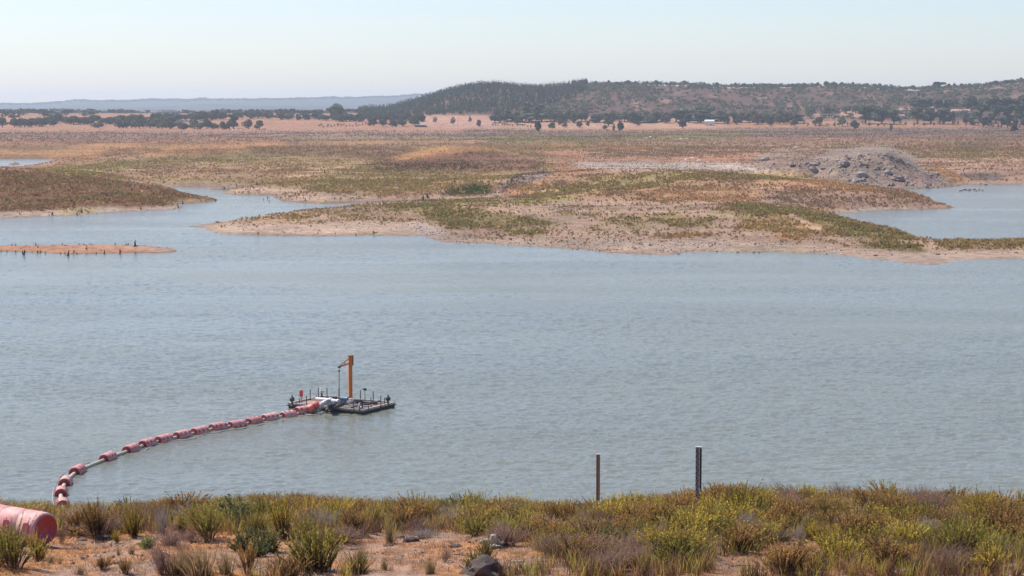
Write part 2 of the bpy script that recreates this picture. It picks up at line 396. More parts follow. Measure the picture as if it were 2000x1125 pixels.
# open scrub beyond the reservoir
lay([(-320,256),(300,257),(520,258),(600,262),(560,269),(300,270),(-320,272)], SOIL, TP, .85)
lay([(-320,271),(560,268),(600,282),(-320,285)], ROSE, TP, .7)
lay([(-320,284),(560,276),(560,296),(300,306),(-320,308)], DRY, TO, .25)
lay(E(240,303,50,4), (.36,.24,.2), TB, .6, k=3)
lay([(520,255),(780,256),(1000,257),(1000,266),(760,268),(520,266)], (.40,.27,.22), TP, .8)
lay([(560,266),(760,268),(1000,264),(1000,276),(700,274),(560,276)], (.34,.27,.18), TG, .75)
lay([(440,276),(620,279),(760,275),(740,282),(560,284),(440,290)], DRY, TO, .2, k=3)
lay([(900,252),(1200,256),(1500,250),(2320,246),(2320,268),(900,268)], (.27,.19,.15), TP, .9)
lay([(1040,252),(1240,250),(1460,250),(1240,254)], DRY, TO, .2, k=3, a=.5)
lay([(950,263),(1200,262),(1460,258),(1460,285),(1250,292),(1050,292),(950,285)], (.28,.23,.12), TG, .85)
lay([(1070,280),(1130,280),(1130,286),(1070,286)], DRY, TO, .2, k=3, a=.8)
lay([(1150,278),(1460,270),(2320,266),(2320,310),(1800,305),(1560,290),(1400,305),(1150,308)], (.40,.26,.18), TB, .9)
lay([(1560,290),(1700,280),(1800,292),(2000,300),(2320,300),(2320,310),(1850,312)], (.36,.27,.16), TG, .7, a=.7)
for i in range(26):
    cu = rng.uniform(-200, 2200); cv = rng.uniform(262, 305)
    g, t = [((.22,.17,.09), TG), (DRY, TO), ((.21,.13,.10), TP), ((.26,.15,.10), TB)][rng.integers(4)]
    lay(E(cu, cv, rng.uniform(40, 130), rng.uniform(1.5, 4), rng.uniform(-1.5, 1)), g, t, rng.uniform(.4, 1.0), k=4, a=.8)
# long green and straw mound left of centre
lay([(60,330),(110,318),(240,309),(400,304),(500,290),(700,282),(900,284),(1060,300),(1090,330),(1000,360),(860,372),(700,385),(560,365),(440,352),(100,352),(60,340)], (.43,.31,.18), TY, .75)
lay([(150,350),(90,340),(180,318),(330,310),(300,330),(200,344)], (.34,.29,.12), TG, .8, a=.8)
lay([(250,310),(420,300),(560,292),(620,300),(500,312),(330,318)], (.30,.24,.12), TG, .9, a=.8)
lay([(200,335),(300,322),(560,320),(720,330),(640,350),(400,348),(200,346)], (.46,.30,.19), TB, .8, a=.8)
lay([(480,286),(620,283),(760,284),(860,300),(800,318),(620,302),(500,300)], (.30,.20,.13), TB, .95)
lay([(690,320),(800,298),(960,294),(1060,318),(1040,332),(860,337),(740,334)], (.27,.145,.085), (.16,.11,.06), 1.0)
lay([(740,312),(820,290),(900,284),(1000,290),(900,296),(800,312)], DRY, TO, .35, k=4)
lay([(880,305),(960,298),(1050,305),(1060,322),(960,328)], (.38,.22,.15), TB, .8, a=.7)
lay([(500,380),(620,345),(760,340),(980,338),(1000,352),(880,365),(720,378),(600,384)], (.48,.34,.20), TY, .8)
lay([(590,350),(760,330),(940,335),(900,352),(700,366),(600,372)], (.32,.25,.11), TG, .8, a=.6)
lay([(620,335),(700,318),(760,316),(660,345)], (.36,.30,.14), TG, .7, a=.6)
lay([(560,340),(700,312),(720,316),(580,348)], (.54,.40,.26), TO, .3, k=2, a=.7)
lay([(230,352),(440,354),(620,372),(760,386),(980,372),(980,388),(800,398),(500,392),(350,372),(230,362)], (.50,.38,.29), TB, .2, .3, k=3)
lay([(300,349),(480,349),(560,354),(560,358),(300,356)], (.3,.25,.12), TG, .8, k=2, a=.8)
lay([(860,378),(890,366),(930,360),(958,364),(955,376),(910,382)], (.14,.15,.05), (.09,.12,.03), 1.0, k=3)
lay([(965,362),(1000,342),(1050,330),(1085,334),(1060,348),(1000,366),(970,372)], (.34,.27,.24), TP, .6, .7, k=3)
lay([(1085,342),(1180,332),(1150,352),(1050,376),(990,378),(1020,360)], (.56,.33,.17), TO, .6, k=4)
# the straw-coloured mound right of centre
lay([(1080,340),(1150,332),(1300,328),(1460,332),(1620,340),(1760,372),(1880,400),(1860,412),(1640,418),(1500,400),(1250,395),(1050,385),(1020,380)], (.50,.32,.20), TB, .55)
lay([(1130,350),(1300,332),(1560,334),(1640,345),(1560,352),(1400,350),(1200,366)], (.40,.32,.14), TG, .75, a=.85)
lay([(1080,362),(1200,352),(1330,362),(1200,374),(1040,384),(990,388)], (.44,.36,.14), TG, .7, a=.75)
lay([(1230,372),(1400,364),(1500,380),(1480,395),(1300,394)], (.55,.33,.20), TO, .5, a=.8)
lay([(1520,352),(1640,348),(1760,368),(1690,374),(1560,366)], (.52,.28,.17), TO, .5, k=4, a=.8)
lay([(1500,370),(1700,375),(1850,400),(1830,410),(1600,405),(1480,392)], (.38,.27,.23), TB, .6, .5, a=.8)
lay([(1610,410),(1680,405),(1840,404),(1870,408),(1840,416),(1640,420)], (.55,.46,.38), TB, .05, .9, k=2)
# white washed flats
lay([(1105,314),(1200,316),(1330,315),(1480,320),(1560,332),(1500,336),(1380,334),(1200,332),(1140,326)], (.52,.44,.40), TB, .25, .6, k=3)
for e in [(1165,323,24,4),(1250,322,45,5),(1330,322,40,5),(1430,325,50,5),(1520,330,35,3),(1590,328,60,4)]:
    lay(E(*e, rot=3), PALE, TB, .12, .8, k=2, a=.7)
# spoil hill
lay([(1450,322),(1490,296),(1540,286),(1640,292),(1600,335),(1540,338)], (.36,.27,.22), TB, .35, .95)
lay([(1580,345),(1590,312),(1625,292),(1680,282),(1745,286),(1805,314),(1850,345),(1885,366),(1740,370),(1680,362)], GREY, TD, .05, 1.0, k=4)
lay([(1700,300),(1740,294),(1800,325),(1790,330)], (.12,.11,.115), TD, .1, 1.0, k=3, a=.8)
lay([(1720,338),(1800,335),(1850,352),(1780,364),(1680,356)], (.33,.24,.22), TD, .05, .8, k=4, a=.8)
lay([(1790,312),(2320,312),(2320,362),(1900,362),(1860,346),(1800,325)], (.50,.34,.26), TB, .6, .3)
lay([(1800,325),(1850,330),(1900,352),(1860,350)], DRY, TO, .6, k=3)
lay(E(1920,344,40,7,5), (.24,.19,.18), TP, .6, .8, k=3)
lay([(1870,355),(2320,352),(2320,366),(1870,366)], (.48,.38,.30), TB, .1, .7, k=3)
# front peninsula
lay([(360,444),(480,424),(640,406),(800,396),(980,384),(1250,392),(1480,398),(1640,418),(1760,448),(1880,470),(2320,474),(2320,505),(1900,505),(1780,515),(1600,495),(1300,498),(1000,482),(850,476),(800,462),(420,460)], (.46,.335,.25), TB, .2, .4, k=3)
lay([(480,424),(700,402),(860,398),(870,420),(840,432),(620,436),(460,440)], (.42,.30,.21), TY, .45, .3, a=.8)
lay([(360,440),(520,436),(760,431),(830,436),(850,462),(840,476),(700,466),(420,464)], (.58,.45,.36), TB, .03, .5, k=3)
lay([(700,452),(790,448),(830,456),(800,463),(700,463)], (.47,.38,.28), TB, 0, .1, k=3, a=.8)
lay([(800,436),(835,436),(900,470),(860,480),(820,462)], (.56,.46,.41), TB, 0, 1.0, k=2)
lay([(745,398),(850,392),(960,388),(1000,396),(900,402),(830,412),(760,410)], (.34,.29,.11), TG, .85, k=4, a=.9)
lay([(825,412),(860,404),(930,408),(1010,420),(1090,432),(1080,440),(1000,442),(880,446),(840,432)], (.32,.26,.13), TG, .95, k=4)
lay([(960,446),(1050,448),(1070,458),(1000,456)], (.34,.30,.10), TG, .9, k=3)
lay([(1000,386),(1100,380),(1150,385),(1050,396),(1000,400)], (.34,.32,.10), TG, .7, k=4, a=.8)
for e in [(1110,415,20,5),(1150,418,14,4),(1195,432,16,5),(1230,428,26,6),(1275,428,26,6),(1240,442,30,5),(1320,432,30,7),(1380,428,26,7),(1350,440,40,5),(1310,420,30,5),(1420,412,30,8),(1460,420,26,8),(1500,416,30,9),(1520,432,30,7),(1090,437,12,4),(1170,444,18,4),(1470,445,30,5),(1555,440,22,6),(1200,408,22,3),(1330,405,30,4)]:
    lay(E(*e), (.34,.29,.12), TG, .85, k=4, a=.75)
lay([(1040,408),(1250,396),(1480,402),(1460,412),(1240,410)], (.44,.32,.25), TB, .25, .4, k=4, a=.7)
lay([(1290,458),(1370,452),(1400,458),(1380,464),(1290,464)], (.38,.24,.13), TO, .95, k=3)
lay([(1500,460),(1570,452),(1590,462),(1540,468)], (.48,.26,.13), TO, .9, k=3)
lay([(1400,396),(1480,398),(1560,404),(1640,422),(1700,440),(1780,456),(1800,468),(1720,472),(1640,460),(1560,440),(1480,420)], (.32,.26,.13), TG, .95, k=4)
lay([(1440,430),(1540,418),(1620,440),(1640,462),(1560,456),(1460,448)], (.50,.33,.18), TY, .7, k=4)
lay([(1545,418),(1556,418),(1612,450),(1600,454)], (.62,.44,.30), TO, .1, k=1)
lay([(1660,476),(1720,470),(1800,478),(1810,490),(1760,492),(1680,482)], (.28,.23,.11), TG, 1.0, k=3)
lay([(1830,474),(1900,468),(2320,472),(2320,484),(1900,486),(1840,486)], (.34,.26,.15), TY, .9, k=3)
lay([(840,462),(1000,466),(1200,466),(1400,468),(1560,476),(1640,480),(1700,490),(1850,494),(2320,492),(2320,506),(1900,512),(1840,522),(1700,512),(1500,498),(1250,502),(1000,486),(860,482)], (.52,.41,.34), TB, .04, .9, k=3)
lay([(900,472),(1000,477),(1200,488),(1300,492),(1300,500),(1150,494),(1000,485)], (.50,.34,.24), TB, 0, .8, k=2, a=.7)
lay([(1440,480),(1560,478),(1600,492),(1560,496),(1440,495)], (.50,.40,.29), TB, 0, .1, k=3, a=.9)
lay([(1700,497),(1780,500),(1850,505),(1830,515),(1760,512)], (.48,.38,.33), TB, 0, .9, k=3)
# island with russet scrub
lay([(-320,330),(0,334),(60,336),(150,344),(250,356),(330,368),(385,384),(360,394),(330,402),(260,404),(150,408),(60,412),(-320,418)], (.24,.125,.055), (.30,.165,.075), 1.0, 0, k=2)
for e in [(90,352,70,6),(200,362,60,5),(60,372,60,5),(260,378,60,5),(160,388,70,5),(300,388,40,4),(30,396,60,5),(110,365,30,3),(350,386,20,3)]:
    lay(E(*e), (.20,.14,.05), TG, 1.0, k=4, a=.6)
lay([(-320,416),(60,412),(150,404),(200,402),(270,405),(350,398),(365,406),(300,414),(150,422),(-320,432)], (.55,.44,.36), TB, .05, .8, k=2)
lay([(330,392),(385,386),(432,390),(400,398),(330,400)], (.46,.36,.22), TY, .5, .4, k=2)
lay([(100,412),(180,404),(190,412),(110,418)], (.5,.42,.24), TY, .3, .3, k=2)
lay([(-320,474),(370,474),(370,500),(-320,500)], (.58,.33,.22), TB, 0, .3, k=1)
lay([(230,478),(330,480),(360,490),(300,488)], (.58,.42,.34), TB, 0, .5, k=2)
def look(A, u, v):
    c = np.clip(((u-U0)/2).astype(int), 0, CW-1); r = np.clip((v/2).astype(int), 0, CH-1); return A[r, c]
def cover(x, y, z):
    u, v = proj(x, y, z)
    n = ss(300, 460, y*0+v)
    u2 = u + 14*fbm(x/(y*.012), y/(y*.03), 3, 5); v2 = v + (1.2+1.6*ss(380, 460, v))*fbm(x/(y*.01), y/(y*.02), 3, 6)
    return u2, v2
cu, cv = cover(XX, YY, ZZ)
col = look(Gc, cu, cv).copy()
pat = fbm(XX/14, YY/22, 4, 91)[..., None]
col *= (1 - .16*look(Dn, cu, cv)*(cv > 236))[..., None]
col *= (1 + .22*pat)*np.array((.83, .75, .67))
col *= 1 + .22*(2*vn(ZZ*3.4, XX/60, 95)-1)[..., None]*(YY < 1300)[..., None]   # old waterlines
# far country fades to mixed fields and woods
fm = ss(3300, 4200, YY)*(1-ss(660, 760, 1000+F*AA)*(YY < 5200))
fn = fbm(XX/260, YY/500, 4, 93)
farc = np.where((fn > .12)[..., None], np.array((.38,.27,.20)), np.array((.055,.07,.045)))
farc = np.where((YY > 8800)[..., None], np.array((.05,.065,.05))*(1+.4*fn[..., None]), farc)
col = col*(1-fm[..., None]) + farc*fm[..., None]
wet = (.8*np.exp(-np.clip(SD, 0, None)/1.3) + .35*np.exp(-np.clip(SD, 0, None)/7)*vn(SD*.9, XX/30, 97))*(YY < 1500)
bedm = (SD < 0)[..., None]
col = np.where(bedm, np.array((.16,.13,.09)), col*(1-.45*wet[..., None]))
V = np.stack([XX, YY, ZZ], -1).reshape(-1, 3)
ii = (np.arange(NR-1)[:, None]*NC + np.arange(NC-1)[None]).ravel()
Q = np.stack([ii, ii+1, ii+NC+1, ii+NC], 1)
# leave out lake-bed quads that lie well under water
keep = (ZZ[:-1, :-1] > -2.9) | (ZZ[1:, 1:] > -2.9)
Q = Q[keep.ravel()]
ob('land', mesh_np('land', V, Q, col.reshape(-1, 3), True, [M_LAND]), kind='structure')
print('land', time.time()-T0)

# ------------------------------------------------------------------ near bank
def bank_z(x, y):
    x = np.asarray(x, float); y = np.asarray(y, float)
    yc = 50 + 4.0*ss(1.5, 7.5, x) - .8*np.exp(-((x+11)/2.5)**2) - 5.0*np.exp(-((x-14.3)/1.4)**2)
    flat = 19.76 - .116*(y-38)
    topz = 27.3 - 7.54*ss(2, 38, y) 
    z = np.where(y < 38, topz, flat)
    over = np.clip(y-yc, 0, None)
    z = z - .14*over*ss(0, 4, over)
    far = (z > -2)
    n = .13*fbm(x/1.6, y/1.6, 4, 101) + .25*fbm(x/6, y/6, 3, 102) + .03*fbm(x/.35, y/.35, 3, 103)
    return np.maximum(z + n*ss(20, 34, y), -2.5)
bx = np.concatenate([np.linspace(-140, -17, 50)[:-1], np.linspace(-17, 17, 270), np.linspace(17, 140, 50)[1:]])
by = np.concatenate([np.linspace(-25, 34, 30)[:-1], np.linspace(34, 58, 200), np.linspace(58, 150, 110)[1:]])
BX, BY = np.meshgrid(bx, by); BZ = bank_z(BX, BY)
bc = np.zeros(BX.shape+(3,))
mixn = fbm(BX/1.1, BY/1.1, 4, 111); mixm = fbm(BX/.4, BY/.4, 3, 112)
A1 = np.array((.46,.27,.17)); A2 = np.array((.42,.30,.24)); A3 = np.array((.52,.28,.13))
bc[:] = A1
bc = np.where((mixn > .12)[..., None], A2, bc); bc = np.where((mixn < -.2)[..., None], A3, bc)
bc *= (1+.3*mixm)[..., None]*np.array((.92, .80, .70))
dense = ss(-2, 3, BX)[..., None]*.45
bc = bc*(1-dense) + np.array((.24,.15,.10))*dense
nbr, nbc = BX.shape
ii = (np.arange(nbr-1)[:, None]*nbc + np.arange(nbc-1)[None]).ravel()
ob('bank', mesh_np('bank', np.stack([BX, BY, BZ], -1).reshape(-1, 3), np.stack([ii, ii+1, ii+nbc+1, ii+nbc], 1), bc.reshape(-1, 3), True, [M_BANK]), kind='structure')
def bhit(u, v, lo=33, hi=60):
    a, b, c = ray(u, v); t = np.linspace(lo, hi, 900); x = a/b*t; z = H + c/b*t; g = bank_z(x, t)
    k = np.argmax(z <= g) if (z <= g).any() else len(t)-1
    return float(x[k]), float(t[k]), float(g[k])

# ------------------------------------------------------------------ water
def water_mat():
    m, t, b = mat('lake_water'); tc = N(t, 'ShaderNodeTexCoord').outputs['Object']
    def mp(sx, sy, rz):
        q = N(t, 'ShaderNodeMapping'); q.inputs['Scale'].default_value = (sx, sy, 1); q.inputs['Rotation'].default_value = (0, 0, rz)
        t.links.new(tc, q.inputs[0]); return q.outputs[0]
    a = noise(t, mp(.32, .85, .10), 1.0, 3, .55); a.inputs['Distortion'].default_value = .6
    b2 = noise(t, mp(.9, 2.3, -.18), 1.0, 3, .6); b2.inputs['Distortion'].default_value = .4
    c = noise(t, mp(3.2, 6.5, .3), 1.0, 2, .6)
    wind = noise(t, mp(.012, .05, .15), 1.0, 4, .55)
    wr = ramp(t, wind.outputs[0], [(.36, .5), (.62, 1.15)])
    def m2(op, x, y):
        q = N(t, 'ShaderNodeMath', operation=op)
        for i, s in enumerate((x, y)):
            if isinstance(s, (int, float)): q.inputs[i].default_value = s
            else: t.links.new(s, q.inputs[i])
        return q.outputs[0]
    h = m2('ADD', m2('MULTIPLY', a.outputs[0], WAVE[0]), m2('ADD', m2('MULTIPLY', b2.outputs[0], WAVE[1]), m2('MULTIPLY', c.outputs[0], WAVE[2])))
    h = m2('MULTIPLY', h, wr.outputs[0])
    bp = N(t, 'ShaderNodeBump'); bp.inputs['Distance'].default_value = 1.0; bp.inputs['Strength'].default_value = 1.0
    t.links.new(h, bp.inputs['Height']); t.links.new(bp.outputs[0], b.inputs['Normal'])
    sil = noise(t, mp(.006, .02, 0), 1.0, 3, .5)
    cr = ramp(t, sil.outputs[0], [(.3, (.155, .16, .125)), (.7, (.195, .20, .155))])
    t.links.new(cr.outputs[0], b.inputs['Base Color'])
    b.inputs['Roughness'].default_value = .12; b.inputs['IOR'].default_value = 1.333
    return m
WAVE = (.06, .10, .05)
M_WATER = water_mat()
def ripple(x, y):
    wind = .55 + .75*ss(-.35, .3, fbm(x/55 + .004*y, y/26, 3, 301))
    wx = x + .18*y; amp = np.interp(y, [120, 420, 700, 1000], [.9, 1.35, .8, 0])
    n1 = fbm(wx/1.7, y/.85, 2, 311); n2 = fbm((x-.25*y)/.8, y/.46, 2, 312)
    h = .072*(1-1.6*np.abs(n1)) + .042*(1-1.6*np.abs(n2)) + .022*fbm(wx/5, y/2.6, 2, 313)
    return h*wind*amp
wy = 1/np.linspace(1/92., 1/1500., 980); wa = np.concatenate([np.linspace(-1.6, -.30, 16)[:-1], np.linspace(-.30, .30, 1080), np.linspace(.30, 1.6, 16)[1:]])
WY, WA = np.meshgrid(wy, wa, indexing='ij'); WX = WA*WY; k = len(wa)
ii = (np.arange(len(wy)-1)[:, None]*k + np.arange(k-1)[None]).ravel()
ob('water', mesh_np('water', np.stack([WX, WY, ripple(WX, WY)], -1).reshape(-1, 3), np.stack([ii, ii+1, ii+k+1, ii+k], 1), None, True, [M_WATER]), kind='structure')

# ------------------------------------------------------------------ scrub and stones beyond the water
def scatter(n, amin, amax, ymin, ymax, pw=1.0):
    a = rng.uniform(amin, amax, n); r = rng.uniform(0, 1, n)
    y = (ymin**pw + r*(ymax**pw-ymin**pw))**(1/pw); return a*y, y
def tufts(x, y, z, size, colr, nb=7, lean=.55, rs=None):
    """small upright clumps, nb leaf-shaped quads each"""
    n = len(x); V = np.zeros((n, nb, 4, 3)); 
    az = rng.uniform(0, 2*math.pi, (n, nb)); sp = rng.uniform(0.05, lean, (n, nb)); hh = rng.uniform(.55, 1.1, (n, nb))*size[:, None]
    w_ = rng.uniform(.16, .30, (n, nb))*size[:, None]; off = rng.uniform(0, .38, (n, nb))*size[:, None]
    dx = np.cos(az); dy = np.sin(az); px_ = -dy; py_ = dx
    tw = rng.uniform(0, math.pi, (n, nb)); wx = np.cos(tw); wy = np.sin(tw)
    bx_ = x[:, None]+dx*off; by_ = y[:, None]+dy*off; bz_ = z[:, None]-.05*size[:, None]
    mx_ = bx_+dx*sp*hh*.5; my_ = by_+dy*sp*hh*.5; tx = bx_+dx*sp*hh; ty = by_+dy*sp*hh
    V[:, :, 0] = np.stack([bx_, by_, bz_+0*hh], -1)
    V[:, :, 1] = np.stack([mx_+wx*w_, my_+wy*w_, bz_+hh*.5], -1)
    V[:, :, 2] = np.stack([tx, ty, bz_+hh], -1)
    V[:, :, 3] = np.stack([mx_-wx*w_, my_-wy*w_, bz_+hh*.6], -1)
    c = np.repeat((colr[:, None]*rng.uniform(.75, 1.25, (n, nb, 1)))[:, :, None], 4, 2).reshape(-1, 3)
    return V.reshape(-1, 3), np.arange(n*nb*4).reshape(-1, 4), c
VS, FS, CS = [], [], []; nv = 0
def push(t):
    global nv
    VS.append(t[0]); FS.append(t[1]+nv); CS.append(t[2]); nv += len(t[0])
def flush(name, m, **kw):
    global VS, FS, CS, nv
    o = ob(name, mesh_np(name, np.concatenate(VS), np.concatenate(FS), np.concatenate(CS), False, [m]), **kw)
    VS, FS, CS, nv = [], [], [], 0
    return o
for (n, y0, y1, nb, s0, s1) in ((130000, 390, 720, 7, .28, .85), (190000, 600, 1250, 4, .32, .95), (120000, 1000, 2600, 3, .6, 1.5)):
    x, y = scatter(n, -.30, .30, y0, y1, 1.0)
    z = terr(x, y); u_, v_ = proj(x, y, z); u2, v2 = cover(x, y, z)
    d = look(Dn, u2, v2); cl = (.25+1.35*ss(-.3, .3, fbm(x/7, y/10, 3, 133)))*(.55+.9*vn(z*2.2, x/40, 77))
    sdp = np.ones(n)*9
    ok = (rng.uniform(0, 1, n) < (d*cl)**1.15) & (z > .25)
    x, y, z, u2, v2, d = [q[ok] for q in (x, y, z, u2, v2, d)]
    c = look(Tc, u2, v2); m = rng.uniform(0, 1, len(x))
    c = np.where((m < .14)[:, None], np.array(TB), c); c = np.where((m > .88)[:, None], np.array(TO), c)
    c = c*rng.uniform(.72, 1.3, (len(x), 1)); c[:, 0] *= rng.uniform(.85, 1.15, len(x))
    sz = s0+(s1-s0)*rng.uniform(0, 1, len(x))**1.8; sz *= .75+.4*d
    push(tufts(x, y, z, sz, c, nb))
flush('scrub', M_TUFT, kind='stuff', label='low dry scrub and grass covering the shores beyond the water', category='scrub')
def stones(x, y, z, size, colr):
    """irregular low stones: 5-sided, flattened"""
    n = len(x); k = 5; a = np.arange(k)/k*2*math.pi + rng.uniform(0, 6.28, (n, 1)); r = rng.uniform(.6, 1.1, (n, k))*size[:, None]
    bx_ = x[:, None]+np.cos(a)*r; by_ = y[:, None]+np.sin(a)*r*.8
    B = np.stack([bx_, by_, np.repeat(z[:, None]-.1*size[:, None], k, 1)], -1)
    hh = rng.uniform(.3, .8, (n, k))*size[:, None]
    Tt = np.stack([x[:, None]+np.cos(a)*r*.6, y[:, None]+np.sin(a)*r*.5, z[:, None]+hh], -1)
    V = np.concatenate([B, Tt], 1).reshape(-1, 3); base = (np.arange(n)*2*k)[:, None]
    fs = [np.stack([base[:, 0]+i, base[:, 0]+(i+1) % k, base[:, 0]+k+(i+1) % k, base[:, 0]+k+i], 1) for i in range(k)]
    fs.append(np.stack([base[:, 0]+k, base[:, 0]+k+1, base[:, 0]+k+2, base[:, 0]+k+3], 1))
    fs.append(np.stack([base[:, 0]+k, base[:, 0]+k+3, base[:, 0]+k+4, base[:, 0]+k+4], 1)[:, [0, 1, 2, 2]])
    Fq = np.concatenate(fs[:-1]); 
    # last triangle of the top as a degenerate-free quad through the centre is not needed: close it with a fan
    return V, Fq, np.repeat(colr, 2*k, 0)
x, y = scatter(90000, -.30, .30, 385, 860, 1.0); z = terr(x, y); u2, v2 = cover(x, y, z); s = look(Sn, u2, v2)
ok = (rng.uniform(0, 1, len(x)) < s*s*.75) & (z > .05); x, y, z, s, u2, v2 = [q[ok] for q in (x, y, z, s, u2, v2)]
g = look(Gc, u2, v2)*np.where(rng.uniform(0, 1, (len(x), 1)) < .4, .45, 1.15)*rng.uniform(.7, 1.2, (len(x), 1))
hillk = np.exp(-((x-(1690-1000)/F*765)/30)**2 - ((y-765)/45)**2)
push(stones(x, y, z, rng.uniform(.10, .32, len(x))*(1+2.6*hillk*rng.uniform(0, 1, len(x))**2), g))
flush('gravel', M_TUFT, kind='stuff', label='loose stones and gravel along the exposed shores', category='gravel')
print('scrub', time.time()-T0)
# ------------------------------------------------------------------ floating pump barge
def V3(u, v, z): x, y = w_at(u, v, z); return Vector((float(x), float(y), z))
cL, cF, cR = V3(562, 796, .1), V3(708, 810, .1), V3(766, 794, .1)
ex = (cF-cL).normalized(); ang = math.atan2(ex.y, ex.x); LX = (cF-cL).length; LY = abs((cR-cF).dot(Vector((-ex.y, ex.x, 0))))
cen = cL + ex*LX/2 + Vector((-ex.y, ex.x, 0))*LY/2; cen.z = 0
barge = empty('pump_barge', cen, ang, label='dark square pump barge with orange crane moored at the end of the float line', category='barge')
Rin = Matrix.Rotation(-ang, 3, 'Z')
def bl(u, v, z): return Rin @ (V3(u, v, z) - cen)
DZ = .38
m = MB(); m.box((0, 0, .05), (LX, LY, .52), bev=.12); m.box((0, 0, DZ-.07), (LX+.14, LY+.14, .09)); hull = m.build('hull', M_HULL, barge)
m = MB(); r2 = np.random.default_rng(3)
for i in range(int(LX/.26)):
    if r2.uniform() < .93: m.box((-LX/2+.16+i*.26, 0, DZ+.005+.01*r2.uniform()), (.235, LY-.18, .05))
m.build('deck', M_DECK, barge)
for sy in (-1, 1): m = MB(); m.box((0, sy*(LY/2-.09), DZ+.12), (LX, .16, .17)); m.build('edge_beam', M_BEAM, barge)
m = MB()
pass
for sx in (-1, 1): m = MB(); m.box((sx*(LX/2-.09), 0, DZ+.125), (.16, LY-.36, .17)); m.build('end_beam', M_BEAM, barge)
for yy, x0, x1 in ((-1.7, -1.2, 4.1), (-.75, .2, 4.1), (.5, -4.1, -1.2), (1.5, 1.5, 4.1), (-2.25, 1.0, 4.2)):
    m = MB(); m.box(((x0+x1)/2, yy, DZ+.17), (x1-x0, .12, .14)); m.build('deck_rail', M_BEAM, barge)
for xx, y0, y1 in ((-1.2, -2.6, 2.6), (1.2, -2.5, 1.2), (2.9, -2.5, 2.4)):
    m = MB(); m.box((xx, (y0+y1)/2, DZ+.26), (.12, y1-y0, .12)); m.build('deck_rail', M_STEEL, barge)
for i, (u, v, h) in enumerate([(598.7,795.2,1.0),(606,782.5,1.0),(622,779,1.0),(638.8,779,1.0),(618.5,785,.5),(662,780,1.0),(704,784,1.0),(729,787,1.05),(744,796,1.05),(724.6,799,1.0),(719.5,803.5,.6),(708,803,.95),(702,806.2,.6),(691,804,1.0),(666,799.5,.7),(585,791.5,.55),(751,793,.7)]):
    p = bl(u, v, DZ); m = MB(); m.tube([p, p+Vector((0, 0, h+.12))], .045, 8); m.tube([p+Vector((0,0,.02)), p+Vector((0, 0, .16))], .085, 8)
    m.build('stanchion', M_STEEL, barge)
for u, v in ((570.6,793.2),(757.8,792)):
    p = bl(u, v, DZ); m = MB(); m.lathe_z([(0,.17),(.06,.17),(.07,.10),(.45,.10),(.47,.13),(.52,.24),(.78,.25),(.86,.16),(.95,.08),(1.1,.05),(1.13,.0)], 12, p)
    m.build('mooring_bollard', M_STEEL, barge)
p = bl(588.1, 788, DZ); m = MB(); m.tube([p, p+Vector((0, 0, .8))], .035, 8); m.tube([p+Vector((.12,0,0)), p+Vector((.12, 0, .8))], .035, 8); sg = m.build('sign_post', M_GREYP, barge)
m = MB(); Rm = Matrix.Rotation(-ang+.5, 3, 'Z'); m.box(p+Vector((.06, -.05, 1.0)), (.36, .05, .62), M=Rm); m.build('sign_board', M_SIGN, sg)
# lamp
p = bl(712.8, 785, DZ); m = MB(); m.tube([p, p+Vector((0, 0, 1.2))], .03, 8); lp = m.build('lamp_pole', M_STEEL, barge)
m = MB(); m.box(p+Vector((.02, 0, 1.26)), (.30, .22, .2), bev=.04); m.tube([p+Vector((-.35,0,1.26)), p+Vector((-.1,0,1.26))], .03, 6); m.build('lamp_head', M_STEEL, lp)
p = bl(628.5, 778, DZ); m = MB(); m.tube([p, p+Vector((0, 0, .55))], .09, 10); wn = m.build('winch_stand', M_STEEL, barge)
m = MB(); m.box(p+Vector((0, 0, .68)), (.38, .26, .22), M=Rm, bev=.05); m.box(p+Vector((-.1, 0, .9)), (.12, .2, .16), M=Rm); m.build('winch_drum', M_WHITEP, wn)
# crane: mast, cap, back bracket, jib, hook
p = bl(684.6, 783, DZ); Rc = Matrix.Rotation(-ang+.35, 3, 'Z')
m = MB(); m.box(p+Vector((0, 0, .05)), (.7, .7, .1), M=Rc); m.box(p+Vector((0, 0, 2.25)), (.34, .34, 4.4), M=Rc, bev=.03)
mast = m.build('crane_mast', M_ORANGE, barge)
m = MB(); q = p+Vector((0, 0, 4.52)); m.box(q+Rc@Vector((.03, 0, 0)), (.5, .38, .10), M=Rc); m.build('mast_cap', M_RUST, mast)
m = MB(); m.box(q+Rc@Vector((.27, 0, -.46)), (.07, .26, .92), M=Rc); m.box(q+Rc@Vector((.2, 0, -.92)), (.18, .3, .10), M=Rc); m.build('back_bracket', M_RUST, mast)
jd = Vector((-1.02, -.9, 0)); jd = Rin @ jd; tip = p+jd*1.0+Vector((0, 0, 3.52)); side = jd.normalized().cross(Vector((0, 0, 1)))*.10
m = MB()
for sgn in (-1, 1):
    m.tube([p+Vector((0, 0, 3.82))+side*sgn, tip+side*sgn*.5], .055, 6, smooth=False)
m.tube([p+Vector((0, 0, 4.35)), tip+Vector((0, 0, .08))], .05, 6, smooth=False)
m.tube([p+jd*.5+Vector((0, 0, 3.68)), p+jd*.5+Vector((0, 0, 3.95))], .04, 6)
m.build('crane_jib', M_RUST, mast)
m = MB(); m.tube([tip-side*.9, tip+side*.9], .13, 12); m.build('jib_pulley', M_STEEL, mast)
m = MB(); m.tube([tip, tip+Vector((0, 0, -.36))], .02, 6); m.box(tip+Vector((0, 0, -.4)), (.16, .12, .18), bev=.03)
